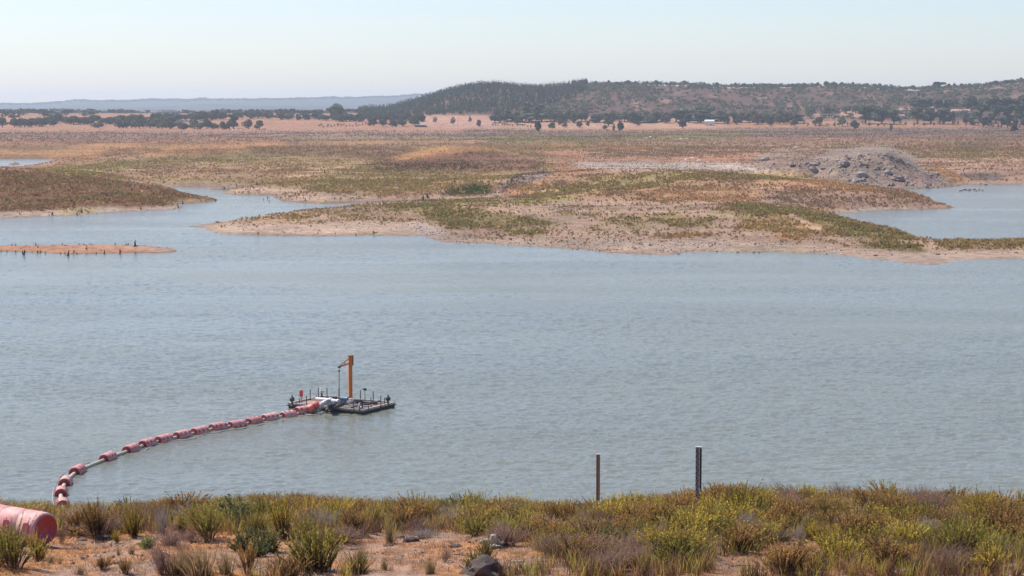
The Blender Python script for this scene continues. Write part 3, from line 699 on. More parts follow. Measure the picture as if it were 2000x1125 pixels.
m.tube([tip+Vector((.03, 0, -.45)), tip+Vector((.03,0,-2.9))], .018, 6); m.tube([tip+Vector((-.05, 0, -.45)), tip+Vector((-.04,0,-2.8))], .018, 6); m.build('hook_and_cable', M_STEEL, mast)
# pipes on deck
def pl(pts): return [bl(u, v, z) for u, v, z in pts]
m = MB(); m.tube(pl([(618,779,.85),(630,780,.9),(646,781.5,.9),(661,784.5,.9)]), .17, 14); fl = pl([(646,781.5,.9)])[0]
m.tube(pl([(644.5,781.3,.9),(647.5,781.8,.9)]), .25, 14); m.tube(pl([(659,784.2,.9),(662,784.7,.9)]), .25, 14); m.build('discharge_pipe', M_WHITEP, barge)
m = MB(); m.tube(pl([(650,787.5,.95),(643,785.2,1.1),(636,784.8,1.15),(630,788,1.0),(625.5,793.5,.7),(622.8,800,.36)]), .23, 16); m.build('pipe_elbow', M_WHITEP, barge)
m = MB(); m.tube(pl([(641,785,.75),(642,785.6,1.3)]), .28, 12); m.tube(pl([(624,796,.6),(623,800,.38)]), .3, 14); m.build('pipe_flange', M_GREYP, barge)
m = MB(); m.tube(pl([(656,785,.8),(652,791,.75),(645,797,.6),(637,803,.35)]), .20, 12); m.build('suction_hose', M_DARKPIPE, barge)
m = MB(); m.tube(pl([(672,786,.8),(660,792,.75),(650,799,.6),(640,804,.3)]), .11, 10); m.build('suction_hose', M_DARKPIPE, barge)
m = MB(); p = bl(672.5, 788, DZ); m.box(p+Vector((0, 0, .30)), (.75, .5, .42), bev=.08); m.tube([p+Vector((-.3, 0, .45)), p+Vector((.5, 0, .45))], .26, 14); m.build('pump_motor', M_BLUE, barge)
m = MB(); p = bl(684, 789, DZ); m.box(p+Vector((0, 0, .22)), (.6, .5, .36), bev=.06); m.tube([p+Vector((0, 0, .3)), p+Vector((0, 0, .55))], .2, 12); m.build('pump_casing', M_WHITEP, barge)
for u, v, d in ((697,788,(.5,.4,.35)),(704,790,(.35,.35,.45)),(714,790,(.6,.3,.25)),(655,783,(.4,.3,.4)),(648,780.5,(.3,.3,.35)),(733,790.5,(.45,.3,.28))):
    p = bl(u, v, DZ); m = MB(); m.box(p+Vector((0, 0, d[2]/2+.03)), d, rz=.3, bev=.05); m.tube([p+Vector((-d[0]*.6, .05, d[2]*.6)), p+Vector((d[0]*.6, .05, d[2]*.6))], .07, 8); m.build('valve_block', M_STEEL if u != 648 else M_GREYP, barge)
m = MB(); m.tube(pl([(690,787,.7),(705,791,.62),(720,790,.62),(735,787,.62)]), .07, 8); m.build('deck_hose', M_DARKPIPE, barge)
m = MB(); m.tube(pl([(700,800,.6),(706,795,.75),(700,791,.8),(703,787,.6)]), .06, 8); m.build('deck_hose', M_GREYP, barge)

# ------------------------------------------------------------------ pipeline floats
def float_meshes(L, R, n=30):
    b = MB(); prof = [(-L/2+.02, R*.80), (-L/2, R*.88), (-L/2+.05, R*.97), (-L/2+.10, R)]
    for gx_ in (-.17, .17):
        prof += [(L*gx_-.06, R), (L*gx_-.035, R*.955), (L*gx_+.035, R*.955), (L*gx_+.06, R)]
    prof += [(L/2-.10, R), (L/2-.05, R*.97), (L/2, R*.88), (L/2-.02, R*.80)]
    b.lathe_x(prof, n); body = b.build('float_shell', M_PINK, link=False)
    e = MB(); e.lathe_x([(.0, 0.0), (.0, R*.34), (.02, R*.36), (.02, R*.78), (.05, R*.80), (.05, R*.85), (-.03, R*.85)], n); cap = e.build('end_plate', M_RED, link=False)  # end plates deeper red than the shell, their shade put into the colour
    s = MB(); s.box((0, 0, 0), (.15*L/1.4, .24*R/.48, .05), bev=.04); slot = s.build('bolt_slot_shade', M_RED, link=False)  # dark plate, slightly proud, coloured as the shade of a bolt recess
    return body, cap, slot
FM = float_meshes(1.6, .52)
def make_float(loc, d, label, meshes=FM, L=1.6, R=.52, roll=0.0, tint=None, grp='pink floats carrying the pipeline', nm='pipeline_float'):
    o = empty(nm, loc, 0, label=label, category='float')
    if grp: o['group'] = grp
    o.rotation_mode = 'QUATERNION'; o.rotation_quaternion = Vector(d).to_track_quat('X', 'Z')
    Rr = Matrix.Rotation(roll, 4, 'X')
    bo = ob('float_shell', meshes[0], o); bo.matrix_local = Rr
    for s in (-1, 1):
        c = ob('end_plate', meshes[1], o); c.location = (s*(L/2-.02), 0, 0); 
        if s < 0: c.rotation_euler = (0, 0, math.pi)
    for sx in (-.36, 0, .36):
        for a in (-.95, .95):
            c = ob('bolt_slot_shade', meshes[2], o)
            c.matrix_local = Rr @ Matrix.Rotation(a, 4, 'X') @ Matrix.Translation((sx*L, 0, R-.012))
    return o
FP = [(594,805.5),(563,812.5),(527,817.5),(496,824.5),(463,831),(426,836),(390,844),(356,851.5),(320,860),(288,868),(256,879),(211,895.5),(151.6,921),(128,943.5),(119,964),(122,986.5)]
ords = ['first','second','third','fourth','fifth','sixth','seventh','eighth','ninth','tenth','eleventh','twelfth','thirteenth','fourteenth','fifteenth','sixteenth']
pw = [V3(u, v, .14) for u, v in FP]
path = [V3(623, 803, .3), V3(610, 804, .2)] + pw + [V3(127, 1000, .12), V3(131, 1016, .1), V3(140, 1040, .1)]
path[0].z = .36
def catmull(P, k=6):
    R = []
    for i in range(len(P)-1):
        a = P[max(i-1, 0)]; b = P[i]; c = P[i+1]; d = P[min(i+2, len(P)-1)]
        for j in range(k):
            t = j/k; R.append(.5*((2*b)+(c-a)*t+(2*a-5*b+4*c-d)*t*t+(3*b-3*c+d-a)*t**3))
    R.append(P[-1]); return R
m = MB(); m.tube(catmull(path), .155, 12); m.build('discharge_pipeline', M_PIPE, None, label='long pale grey pipe curving over the water from the barge to the bank', category='pipe')
for i, p in enumerate(pw):
    d = (path[i+1] - path[i+3]).normalized(); d.z = 0
    extra = {1: 'darker pink float rolled on its side, second from the pump barge', 5: 'pink float on the pipeline, sixth counting from the pump barge', 11: 'lone pink float with bare pipe on both sides where the line starts to curve',
             15: 'pink float nearest the bank shrubs, last of the curving line', 0: 'pale pink float tucked against the barge beside the salmon cylinder'}
    lab = extra.get(i, 'pink float on the pipeline, %s counting from the pump barge' % ords[i])
    fo = make_float(p, d, lab, roll=[0, 1.2, .1, 1.0, .6, 0, .2, -.1, .1, 0, .2, 0, .1, 0, 0, .1][i])
    if i in (13, 14, 15): fo.scale = (.78, 1, 1)
    if i == 0: fo.scale = (1.15, .95, .95); fo.location.z = .3
# salmon cylinder leaning on the barge
a_, b_ = V3(602, 800, .5), V3(620.5, 788.5, .95)
so = empty('pipe_buoy', (a_+b_)/2, 0, label='bright salmon cylinder leaning up onto the barge deck beside the white pipe elbow', category='float')
so.rotation_mode = 'QUATERNION'; so.rotation_quaternion = (b_-a_).to_track_quat('X', 'Z'); ll = (b_-a_).length
m = MB(); m.lathe_x([(-ll/2, 0), (-ll/2, .28), (-ll/2+.06, .34), (ll/2-.06, .34), (ll/2, .28), (ll/2, 0)], 24); m.build('float_shell', M_SALMON, so)
m = MB(); m.lathe_x([(-.05, .345), (-.05, .355), (.05, .355), (.05, .345)], 24); m.build('strap', M_RED, so)
def cable(pts, r, lab, z=.06):
    m = MB(); m.tube(catmull([V3(u, v, z) for u, v in pts], 4), r, 6); m.build('cable', M_CABLE, None, label=lab, category='cable')
cable([(110,994),(104.5,983),(103,972),(104,958),(108,946),(115,934),(124,925),(133,919),(146,910),(160,907),(176,903)], .035, 'thin white cable looping outside the curved end of the float line')
cable([(158,921),(170,914),(184,906),(196,900),(206,893),(226,887),(240,880),(254,875)], .05, 'dark grey cable running behind the lone float', .1)
cable([(281,882),(292,874),(304,868),(326,866),(336,862),(352,860),(374,858),(388,852),(402,847),(420,846),(440,841),(470,838)], .05, 'grey cable sagging in front of the middle floats')
cable([(470,838),(492,833),(520,828),(545,824),(556,819),(575,821),(600,813),(617,810)], .045, 'grey cable drawn close along the floats near the barge')
cable([(596,809),(610,810.5),(622,809),(632,805),(641,799)], .045, 'pale cable rising from the water to the barge front', .2)
# big floats on the bank
BF = float_meshes(1.75, .39, 40)
x_, y_, z_ = bhit(60, 1062)
dv = Vector((math.cos(-.55), math.sin(-.55), -.015)).normalized()
zc = 29-816/F*43.6; endc = Vector((float(w_at(89, 1034, zc)[0]), float(w_at(89, 1034, zc)[1]), zc))
c = endc - dv*.87
make_float(c, dv, 'large faded pink float lying on the bank with its shaded end coloured deep red', BF, 1.75, .39, roll=.4, grp=None)
endc2 = Vector((float(w_at(17, 1012, 19.0)[0]), float(w_at(17, 1012, 19.0)[1]), 19.0))
c2 = endc2 - dv*.87 + Vector((0, .1, 0)); c2.z = float(bank_z(c2.x, c2.y))+.18
make_float(c2, dv, 'second pink float on the bank, half hidden behind the large one', BF, 1.75, .39, roll=.1, grp=None)

# ------------------------------------------------------------------ level gauges
def gauge(u, vtop, D, wid, hgt, lab, m1, ch):
    z = H - (vtop-218)/F*D; x = (u-1000)/F*D
    z0 = z-hgt
    g = empty('level_gauge', (x, D, z0), math.atan2(-x, D)*1.0, label=lab, category='level gauge')
    m = MB(); t = .012
    m.box((-wid*.22, 0, hgt/2), (wid*.56, t, hgt)); m.build('scale_board', m1, g)
    if ch:
        m = MB(); m.box((wid*.28, .03, hgt/2-.01), (wid*.36, .09, hgt-.03)); m.box((wid*.28, -.022, hgt/2-.01), (wid*.07, .02, hgt-.05)); m.build('support_post', M_STEEL, g)
    else:
        m = MB(); m.box((wid*.22, .012, hgt/2), (wid*.30, .05, hgt-.02)); m.build('support_post', m1, g)
    m = MB(); m.box((0, 0, hgt+.012), (wid*1.1, .09, .024)); m.build('cap', M_WHITEP, g)
    k = 0; zz = hgt-.10; mk = MB()
    while zz > .1:
        mk.box((-wid*.36 if k % 2 == 0 else -wid*.10, -.0105, zz), (wid*.16, .009, .045)); zz -= .085 if k % 2 else .07; k += 1
    mk.build('scale_marks', M_DARK, g)
    return g
M_G1 = painted('gauge_grey', (.30, .28, .28), .7, .5, (.14, .10, .09), 6)
M_G2 = painted('gauge_rust', (.22, .13, .10), .7, .6, (.13, .07, .05), 8)
gauge(1369.5, 879, 52.5, .175, 2.05, 'tall grey water level gauge rising from the shrubs, the nearer of the two', M_G1, True)
gauge(1171, 893, 72, .165, 3.3, 'shorter rust brown water level gauge standing beyond the bank crest', M_G2, False)

# ------------------------------------------------------------------ rocks
def rock_mesh(name, sd, s=(1, 1, .6), m=M_ROCK, crag=.35, sub=3):
    import bmesh
    bm = bmesh.new(); bmesh.ops.create_icosphere(bm, subdivisions=sub, radius=1)
    co = np.array([v.co[:] for v in bm.verts]); 
    n = fbm(co[:, 0]*1.3+sd*7, co[:, 1]*1.3+co[:, 2]*2.1, 4, sd)
    n2 = np.abs(fbm(co[:, 0]*2.6+sd, co[:, 2]*3+co[:, 1]*1.2, 3, sd+9))
    r = 1 + crag*n - crag*.7*n2
    q = co*r[:, None]; q[:, 2] = np.maximum(q[:, 2], -.35)
    for v, p in zip(bm.verts, q): v.co = (p[0]*s[0], p[1]*s[1], p[2]*s[2])
    me = bpy.data.meshes.new(name); bm.to_mesh(me); bm.free(); me.materials.append(m)
    return me
def bank_rock(u, v, wpx, me_args, lab, rz=0, sink=.1, kind='boulder', grp=None):
    x, y, z = bhit(u, v); R = wpx/2/F*y
    o = ob(kind, rock_mesh(kind, **me_args), None, (x, y, z+R*.12), label=lab, category='rock'); o.scale = (R, R, R); o.rotation_euler = (0, 0, rz)
    if grp: o['group'] = grp
    return o
bank_rock(938, 1122, 86, dict(sd=1, s=(1, .8, .62), m=M_ROCK_DARK, crag=.5), 'large dark brown cracked boulder cut by the bottom edge left of centre')
bank_rock(968, 1119, 26, dict(sd=2, s=(1, .9, .7), m=M_ROCK, crag=.2), 'smooth grey stone leaning on the large dark boulder')
bank_rock(965, 1068, 52, dict(sd=3, s=(1, .7, .75), m=M_ROCK_WHITE, crag=.8, sub=4), 'crumpled off-white pale rock among the shrubs right of centre')
bank_rock(805, 1058, 36, dict(sd=4, s=(1, .7, .5), m=M_ROCK_DARK, crag=.6), 'dark grey split rock beside the upright reed tuft')
bank_rock(783, 1052, 18, dict(sd=5, s=(1, .8, .7), m=M_ROCK), 'pale rounded rock between the reed tuft and the dark split rock')
bank_rock(758, 1067, 20, dict(sd=6, s=(1, .8, .4), m=M_ROCK_DARK), 'flat dark stone at the foot of the reed tuft')
bank_rock(640, 1036, 18, dict(sd=7, s=(1, .8, .6), m=M_ROCK), 'light grey stone showing under the shrubs on the crest, larger of a pair')
bank_rock(654, 1037, 12, dict(sd=8, s=(1, .8, .6), m=M_ROCK), 'light grey stone showing under the shrubs on the crest, smaller of a pair')
bank_rock(205, 1054, 48, dict(sd=9, s=(1, .5, .28), m=M_ROCK_DARK, crag=.6), 'low dark broken rock on the bare ground below the crest shrubs')
bank_rock(160, 1056, 22, dict(sd=10, s=(1, .6, .4), m=M_ROCK), 'small grey rock beside the low dark broken rock')
bank_rock(225, 1062, 10, dict(sd=11, m=M_ROCK_WHITE), 'little white stone beside the low dark broken rock')
bank_rock(890, 1068, 30, dict(sd=12, s=(1, .7, .3), m=M_ROCK_DARK), 'flat grey slab between the split rock and the off-white rock')
bank_rock(1000, 1032, 40, dict(sd=13, s=(1, .7, .5), m=M_ROCK_DARK), 'grey boulder almost covered by shrubs above the off-white rock')
bank_rock(1345, 1030, 44, dict(sd=14, s=(1, .7, .6), m=M_ROCK_DARK, crag=.5), 'dark rounded boulder at the foot of the taller gauge')
bank_rock(1100, 1046, 18, dict(sd=15, s=(1, .7, .6), m=M_ROCK_DARK), 'small dark rock in the bare gap between shrubs')
bank_rock(1735, 1098, 70, dict(sd=16, s=(1, .8, .7), m=M_ROCK_DARK, crag=.6), 'black cracked boulder among shrubs near the bottom right')
bank_rock(1778, 1108, 50, dict(sd=17, s=(1, .8, .7), m=M_ROCK_DARK, crag=.5), 'dark boulder right beside the black cracked boulder')
bank_rock(1765, 1123, 46, dict(sd=18, s=(1, .8, .5), m=M_ROCK, crag=.3), 'brown grey boulder below the black cracked boulder')
bank_rock(1715, 1118, 26, dict(sd=19, s=(1, .8, .5), m=M_ROCK, crag=.3), 'small grey stone at the foot of the black cracked boulder')
bank_rock(1886, 970, 12, dict(sd=20, m=M_ROCK_WHITE), 'small white stone showing between shrubs on the right crest')
bank_rock(270, 1064, 12, dict(sd=21, m=M_ROCK), 'small grey stone beside the bright green low plant')
# half-drowned rocks in the right-hand inlet, and boulders of the spoil hill
RV = [rock_mesh('shore_rock', s, (1, .8, .7), M_ROCK, .45, 2) for s in range(30, 36)]
for i, (u, v, wd) in enumerate([(1876,373,9),(1884,371.5,12),(1893,372.5,13),(1902,371.5,12),(1911,372,11),(1919,373,8),(1872,375,6),(1906,374,7)]):
    x, y, z = hit(u, v); R = wd/2/F*y
    o = ob('inlet_rock', RV[i % 6], None, (x, y, .05), label='grey rock standing in the shallow water off the spoil hill', category='rock', group='rocks in the inlet'); o.scale = (R, R, R*.9); o.rotation_euler = (0, 0, i*1.3)
n_ = 0
for i in range(1200):
    u = rng.uniform(1470, 1870); v = rng.uniform(292, 368)
    if look(Sn, np.array(u), np.array(v)) < .7 or n_ >= 190: continue
    x, y, z = hit(u, v)
    if z < .3 or y > 1000: continue
    R = (.35+1.5*rng.uniform()**2.2)*(1.3 if rng.uniform() < .2 else .8)
    o = ob('hill_boulder', RV[rng.integers(6)], None, (x, y, z+.1*R), label='jagged grey boulder on the rocky spoil hill across the water', category='rock', group='boulders of the rocky spoil hill')
    o.scale = (R, R*rng.uniform(.6, 1.1), R*rng.uniform(.8, 1.3)); o.rotation_euler = (rng.uniform(-.3, .3), rng.uniform(-.3, .3), rng.uniform(0, 6)); n_ += 1
RB = [rock_mesh('shore_stone', s, (1, .8, .55), M_ROCK_DARK, .45, 2) for s in range(40, 44)]
for i, (u, v, wd) in enumerate([(1472,494,8),(1483,494,7),(1440,493,7),(1400,491,6),(1363,483,5),(1240,487,7),(1710,500,10),(1742,504,6),(1830,508,8),(1985,494,8),(1832,516,9),(1846,516,6),(875,464,7),(734,455,6),(1127,487,6),(1375,489,5),(1925,361,9),(1915,360,6),(1325,497,8),(1643,489,6)]):
    x, y, z = hit(u, v+.6); R = wd/2/F*y
    o = ob('shore_stone', RB[i % 4], None, (x, y, z+.05), label='dark stone lying at the edge of the exposed shore', category='rock', group='dark stones on the far shore'); o.scale = (R, R, R); o.rotation_euler = (0, 0, i)

# ------------------------------------------------------------------ stumps and posts of the drowned trees
def stump_mesh(sd, fork):
    r = np.random.default_rng(sd); m = MB(); h = 1.0
    pts = [(0, 0, -.1), (.03, .02, .3), (r.uniform(-.1, .1), 0, .65), (r.uniform(-.2, .2), 0, 1.0)]
    m.tube(pts, [.26, .17, .13, .05], 8)
    for k in range(4):
        a = r.uniform(0, 6.28); m.tube([(0, 0, .18), (.25*math.cos(a), .25*math.sin(a), .08), (.45*math.cos(a), .45*math.sin(a), -.06)], [.1, .08, .04], 6)
    if fork:
        for k in range(2):
            a = r.uniform(0, 6.28); m.tube([pts[1], (.3*math.cos(a), .3*math.sin(a), .55), (.45*math.cos(a), .45*math.sin(a), r.uniform(.7, 1.0))], [.1, .07, .03], 6)
    return m.build('tree_stump', M_STUMP, link=False)
SM = [stump_mesh(i, i % 2) for i in range(6)]
spit = [(23.5,480,4),(30,481,4),(70,480,5),(74,484,4),(122,479,4),(154,479,4),(175,479,3),(225,479,4),(246,478.5,4),(250,479,4),(264,482,10),(2,493,4),(14,494,4),(31,494,4),(44,496,6),(47,499,9),(63,494,3),(74,495,5),(79,494,5),(89,496,4),(118,497,4),(127,497,4),(133,500,9),(144,495,5),(150,497,4),(169.5,488,5),(170,497,3),(188,497,4),(204,496,6),(234,496,7),(265,496,4)]
for i, (u, v, hp) in enumerate(spit):
    x, y, z = hit(u, v); s = hp*1.35/F*y
    o = ob('tree_stump', SM[i % 6], None, (x, y, z-.03), category='stump', group='stumps on the sand spit')
    o['label'] = {10: 'tallest dark post standing upright on the sand spit', 15: 'dark leaning stump in the water at the near edge of the spit', 22: 'thick black stump in the shallows halfway along the spit', 29: 'black cone shaped stump at the near edge of the spit, right of the thick one'}.get(i, 'small dark stump of a drowned tree along the low sand spit')
    if i in (10, 15, 22, 29): del o['group']
    o.scale = (s*.8, s*.8, s); o.rotation_euler = (0, rng.uniform(-.25, .25), i)
for i, (u, v, hp) in enumerate([(39,419,4),(102,421,6),(151,420,5),(159,416,6),(275,410,5),(318,404,4),(357,398,5),(421,393,4),(348,406,5),(514,391,3),(526,394,3),(523,388,4),(557,379,4),(577,381,4),(580,387,4),(596,392.5,4),(615,383,4),(654,389,4),(826,393,9),(836,387,7),(634,338,6),(888,357,5),(462,364,4),(502,362,5),(486,378,3),(438,370,4),(12,332,5),(504,458,4),(695,460,4),(1835,270,4),(448,316,4),(730,457,5)]):
    x, y, z = hit(u, v); s = hp*1.3/F*y
    o = ob('tree_stump', SM[(i+2) % 6], None, (x, y, z-.03), label='dark stump of a drowned tree on the shore of the far channel', category='stump', group='stumps along the far channel')
    o.scale = (s, s, s); o.rotation_euler = (0, rng.uniform(-.2, .2), i*2)
    if hp == 9: o['label'] = 'largest uprooted stump with spreading limbs beside the narrow channel'; del o['group']; o.scale = (s*1.4, s, s)
print('objects', time.time()-T0)

# ------------------------------------------------------------------ trees
def leafcloud(lobes, n, size, col, jit=.25, rs=None, flat=.7):
    """leaf-clump quads through the volume of several lobes (x, y, z, rx, rz)"""
    r = rs; k = len(lobes); L = np.array(lobes); wgt = L[:, 3]**2*L[:, 4]; pick = r.choice(k, n, p=wgt/wgt.sum())
    d = r.normal(size=(n, 3)); d /= np.linalg.norm(d, axis=1)[:, None]; rad = r.uniform(.45, 1.0, n)**.6
    P = L[pick, :3] + d*rad[:, None]*np.stack([L[pick, 3], L[pick, 3], L[pick, 4]], 1)
    s = size*r.uniform(.55, 1.25, n)
    a = r.normal(size=(n, 3)); a /= np.linalg.norm(a, axis=1)[:, None]
    nn_ = d*.8 + a*.7; nn_ /= np.linalg.norm(nn_, axis=1)[:, None]
    t = np.cross(nn_, a); t /= np.linalg.norm(t, axis=1)[:, None]+1e-9; b = np.cross(nn_, t)
    s = s[:, None]; V = np.stack([P - t*s, P - b*s*flat, P + t*s, P + b*s*flat], 1).reshape(-1, 3)
    lobj = r.uniform(1-jit, 1+jit, k)[pick]; c = np.array(col)*(lobj*r.uniform(.75, 1.3, n))[:, None]
    return V, np.arange(4*n).reshape(-1, 4), np.repeat(c, 4, 0)
def oak(sd, n=700, col=(.075,.088,.045)):
    r = np.random.default_rng(sd); lobes = []
    for k in range(r.integers(6, 10)):
        a = r.uniform(0, 6.28); q = r.uniform(.2, .85)
        lobes.append((q*math.cos(a)*2.6, q*math.sin(a)*2.6, r.uniform(2.1, 4.0)-.7*q, r.uniform(.8, 2.0), r.uniform(.6, 1.3)))
    lobes.append((0, 0, 4.0, 1.9, 1.3))
    cr = leafcloud(lobes, n, .46, col, .28, r)
    m = MB(); m.tube([(0, 0, -.4), (.05, 0, 1), (.15*r.normal(), .1, 2.2), (.2*r.normal(), .1, 3.2)], [.34, .26, .22, .1], 7)
    for l in lobes[:5]: m.tube([(0, 0, 1.5), (l[0]*.5, l[1]*.5, 2.4), (l[0], l[1], l[2])], [.18, .12, .05], 5)
    return mesh_np('crown', *cr, False, [M_TREE]), m.build('trunk', M_BARK, link=False), 5.3
def gum(sd, n=1200, col=(.16,.19,.10)):
    r = np.random.default_rng(sd); lobes = []
    for k in range(r.integers(9, 14)):
        a = r.uniform(0, 6.28); z = r.uniform(3.0, 10.5); q = r.uniform(.1, 1)*(2.4 - .12*abs(z-6.5))
        lobes.append((q*math.cos(a), q*math.sin(a), z, r.uniform(1.0, 1.7), r.uniform(1.0, 1.8)))
    cr = leafcloud(lobes, n, .62, col, .3, r)
    m = MB(); m.tube([(0, 0, -.4), (.1, 0, 3), (.2*r.normal(), .2, 7), (.3, .1, 10.5)], [.34, .26, .18, .05], 7)
    for l in lobes[:7]: m.tube([(0, 0, l[2]*.55), (l[0]*.6, l[1]*.6, l[2]*.85), (l[0], l[1], l[2])], [.14, .1, .04], 5)
    return mesh_np('crown', *cr, False, [M_TREE]), m.build('trunk', M_BARK, link=False), 12.0
def pine(sd, n=320, col=(.045,.065,.035)):
    r = np.random.default_rng(sd); lobes = [(0.25*r.normal(), .25*r.normal(), z, max(.35, (12.4-z)*.21+.15), .95) for z in np.linspace(3.2, 11.8, 9)]
    cr = leafcloud(lobes, n, .42, col, .2, r)
    m = MB(); m.tube([(0, 0, -.4), (0, 0, 6), (0, 0, 12)], [.22, .15, .04], 6)
    return mesh_np('crown', *cr, False, [M_TREE]), m.build('trunk', M_BARK, link=False), 12.6
def youngtree(sd, n=90, col=(.07,.075,.04)):
    r = np.random.default_rng(sd); lobes = [(.2*r.normal(), .2*r.normal(), z, .6, .5) for z in (1.2, 1.8, 2.3)]
    cr = leafcloud(lobes, n, .22, col, .25, r); m = MB(); m.tube([(0, 0, -.2), (0, 0, 1.9)], [.08, .04], 6)
    return mesh_np('crown', *cr, False, [M_TREE]), m.build('trunk', M_BARK, link=False), 2.7
OAK = [oak(i) for i in range(6)]; OLV = [oak(20+i, col=(.14,.16,.07)) for i in range(3)]; BRN = [oak(30+i, col=(.13,.10,.06)) for i in range(2)]
GUM = [gum(i) for i in range(4)]; PIN = [pine(i) for i in range(4)]; YNG = [youngtree(i) for i in range(3)]
DGM = [gum(40+i, col=(.085,.105,.055)) for i in range(3)]; SPR = [oak(50, n=230)]
ntree = 0
def tree_at(x, y, z, proto, hgt, wid, name, lab, grp=None, rz=None):
    """hgt, wid in metres"""
    global ntree
    cr, tr, h0 = proto; base = 8.0 if proto in OAK+OLV+BRN+SPR else (7.0 if proto in GUM+DGM else (5.6 if proto in PIN else 1.7))
    t = empty(name, (x, y, z), rng.uniform(0, 6.28) if rz is None else rz, label=lab, category='tree')
    if grp: t['group'] = grp
    t.scale = (wid/base, wid/base, hgt/h0)
    ob('crown', cr, t); ob('trunk', tr, t); ntree += 1
    return t
KN = {'o': (OAK, 'oak_tree', 'round dark oak'), 'l': (OLV, 'olive_green_tree', 'pale green broad tree'), 'b': (BRN, 'brown_tree', 'brownish dry tree'), 'g': (GUM, 'gum_tree', 'tall pale green gum tree'),
      'd': (DGM, 'gum_tree', 'tall dark green tree'), 'p': (PIN, 'pine_tree', 'pointed pine'), 'y': (YNG, 'young_tree', 'young slender tree'), 's': (SPR, 'oak_tree', 'thin open oak')}
used = {}
def tree_px(u, v, wp, hp, kind, lab=None, grp=None):
    x, y, z = hit(u, v); P, nm, ad = KN[kind]
    return tree_at(x, y, z-(.5 if kind in 'olb' else .1), P[rng.integers(len(P))], hp/F*y*1.08, wp/F*y*(1.3 if kind in 'dg' else 1.08), nm, lab or ad, grp)
# single trees that stand out
T1 = [(5,249,26,20,'o','dark oak cut by the left edge of the plain'),(28,249,24,18,'o','second dark oak in from the left edge, wider than tall'),(105,247,20,15,'o','dark umbrella-shaped oak with a black pool of shade under it, far left plain'),
 (193,250,34,11,'l','low spreading grey-green bush-like tree alone on the orange field left of the farmhouse'),
 (456,252,24,28,'d','tallest dark tree of the clump left of the parked vehicle'),(485,252,28,18,'l','rounded green tree next to the tallest dark one, left clump'),(507,253,26,18,'l','rounded green tree nearest the parked vehicle'),
 (648,233,18,26,'g','pale tall tree, left one of the lone pair before the blue ridge'),(662,233,24,30,'g','pale tall tree, right one of the lone pair before the blue ridge'),(717,226,20,20,'g','pale tree at the left foot of the pine slope'),
 (730,246,26,16,'o','oak at the left end of the grove beside the long shed'),(748,247,24,15,'o','second oak from the left in the grove beside the long shed'),(766,248,24,15,'o','middle oak of the grove beside the long shed'),(787,247,26,15,'o','fourth oak of the grove beside the long shed'),(808,245,26,14,'o','oak directly behind the left end of the long shed'),
 (850,240,14,11,'s','sparse small tree just right of the long shed'),(885,244,16,14,'s','sparse thin tree beside the utility pole'),(935,247,16,13,'o','lone round dark oak right of the poles'),(918,240,10,12,'s','spindly tree up the field from the lone round oak'),
 (970,232,24,22,'l','pale green round tree at the foot of the pine wood'),(985,238,26,16,'o','grey oak under the pale green round tree'),(1010,243,24,16,'o','dark oak left of the slender pole'),(1030,226,26,26,'g','tall pale green tree under the pine wood, left of a pair'),(1052,228,26,24,'g','tall pale green tree under the pine wood, right of a pair'),
 (1051,258,19,21,'o','round oak with a clear trunk standing forward on the scrub edge'),(1079,251,21,12,'o','low dark round oak right of the one with a clear trunk'),(1096,244,15,12,'o','small oak above and right of the low dark round one'),(1104,249,16,9,'b','small greyish oak beside the low dark ones'),
 (1132,249,18,13,'o','dark compact oak in the open field, left of the smallest round one'),(1149,246,13,9,'o','smallest round oak in the open field'),(1188,247,34,20,'o','broad oak of the pair with forked trunks'),(1182,253,13,9,'o','low bush-like oak in front of the broad forked oak'),(1199,257,9,14,'s','leaning thin-trunked tree in front of the broad forked oak'),(1211,257,18,19,'o','tall oak with a visible trunk right of the broad forked oak'),
 (1244,246,16,14,'o','dark oak with pale rocks at its foot'),(1334,251,26,17,'o','oak with a visible trunk on the orange field left of the white shed'),(1338,236,34,26,'g','broad pale green tree behind the orange field'),(1376,234,38,24,'g','broad pale green tree up the slope behind the white shed'),
 (1420,244,16,15,'s','thin open tree just right of the white shed'),(1440,243,22,13,'o','dark oak two trees right of the white shed'),(1504,246,20,13,'o','round black-green oak left of the yellowish tree'),(1522,243,28,20,'l','yellowish green tree between two black-green oaks'),(1552,246,20,13,'o','round black-green oak right of the yellowish tree'),
 (1480,243,40,20,'b','broad grey-brown tree left of the black-green oaks'),(1600,246,30,17,'b','grey-brown open tree in the field right of the yellowish tree'),(1645,247,24,18,'l','grey-green tree before the tall gum row'),(1668,253,22,17,'o','low dark tree at the left foot of the tall gum row'),
 (1690,242,32,34,'d','big dark tree at the left end of the tall gum row'),(1722,242,30,30,'d','dark gum beside the small white house'),(1746,242,24,28,'d','slim dark gum just left of the small white house'),(1792,242,30,30,'d','dark tree just right of the small white house'),(1818,242,30,30,'d','dark tree in the middle of the dense right grove'),(1842,242,30,28,'d','dark tree left of the rust-brown trees'),(1860,243,24,24,'b','rust-brown tree, left of the two in the right grove'),(1888,243,22,22,'b','rust-brown tree, right of the two in the right grove'),
 (1916,239,30,36,'d','tall gum right of the rust-brown trees'),(1945,242,26,36,'d','tall thin-crowned gum with visible trunks near the right edge'),(1970,241,26,36,'d','tall gum second from the right edge'),(1994,243,26,36,'d','tall gum cut by the right edge'),
 (1740,258,9,14,'y','lone narrow young tree at the edge of the dark scrub'),(1982,257,20,14,'o','round bush-like oak low near the right edge'),(1832,176,28,16,'d','large square-topped tree on the right skyline'),(1945,163,20,9,'o','flat-topped oak on the far right skyline, left of a pair'),(1968,161,16,8,'o','flat-topped oak on the far right skyline, right of a pair')]
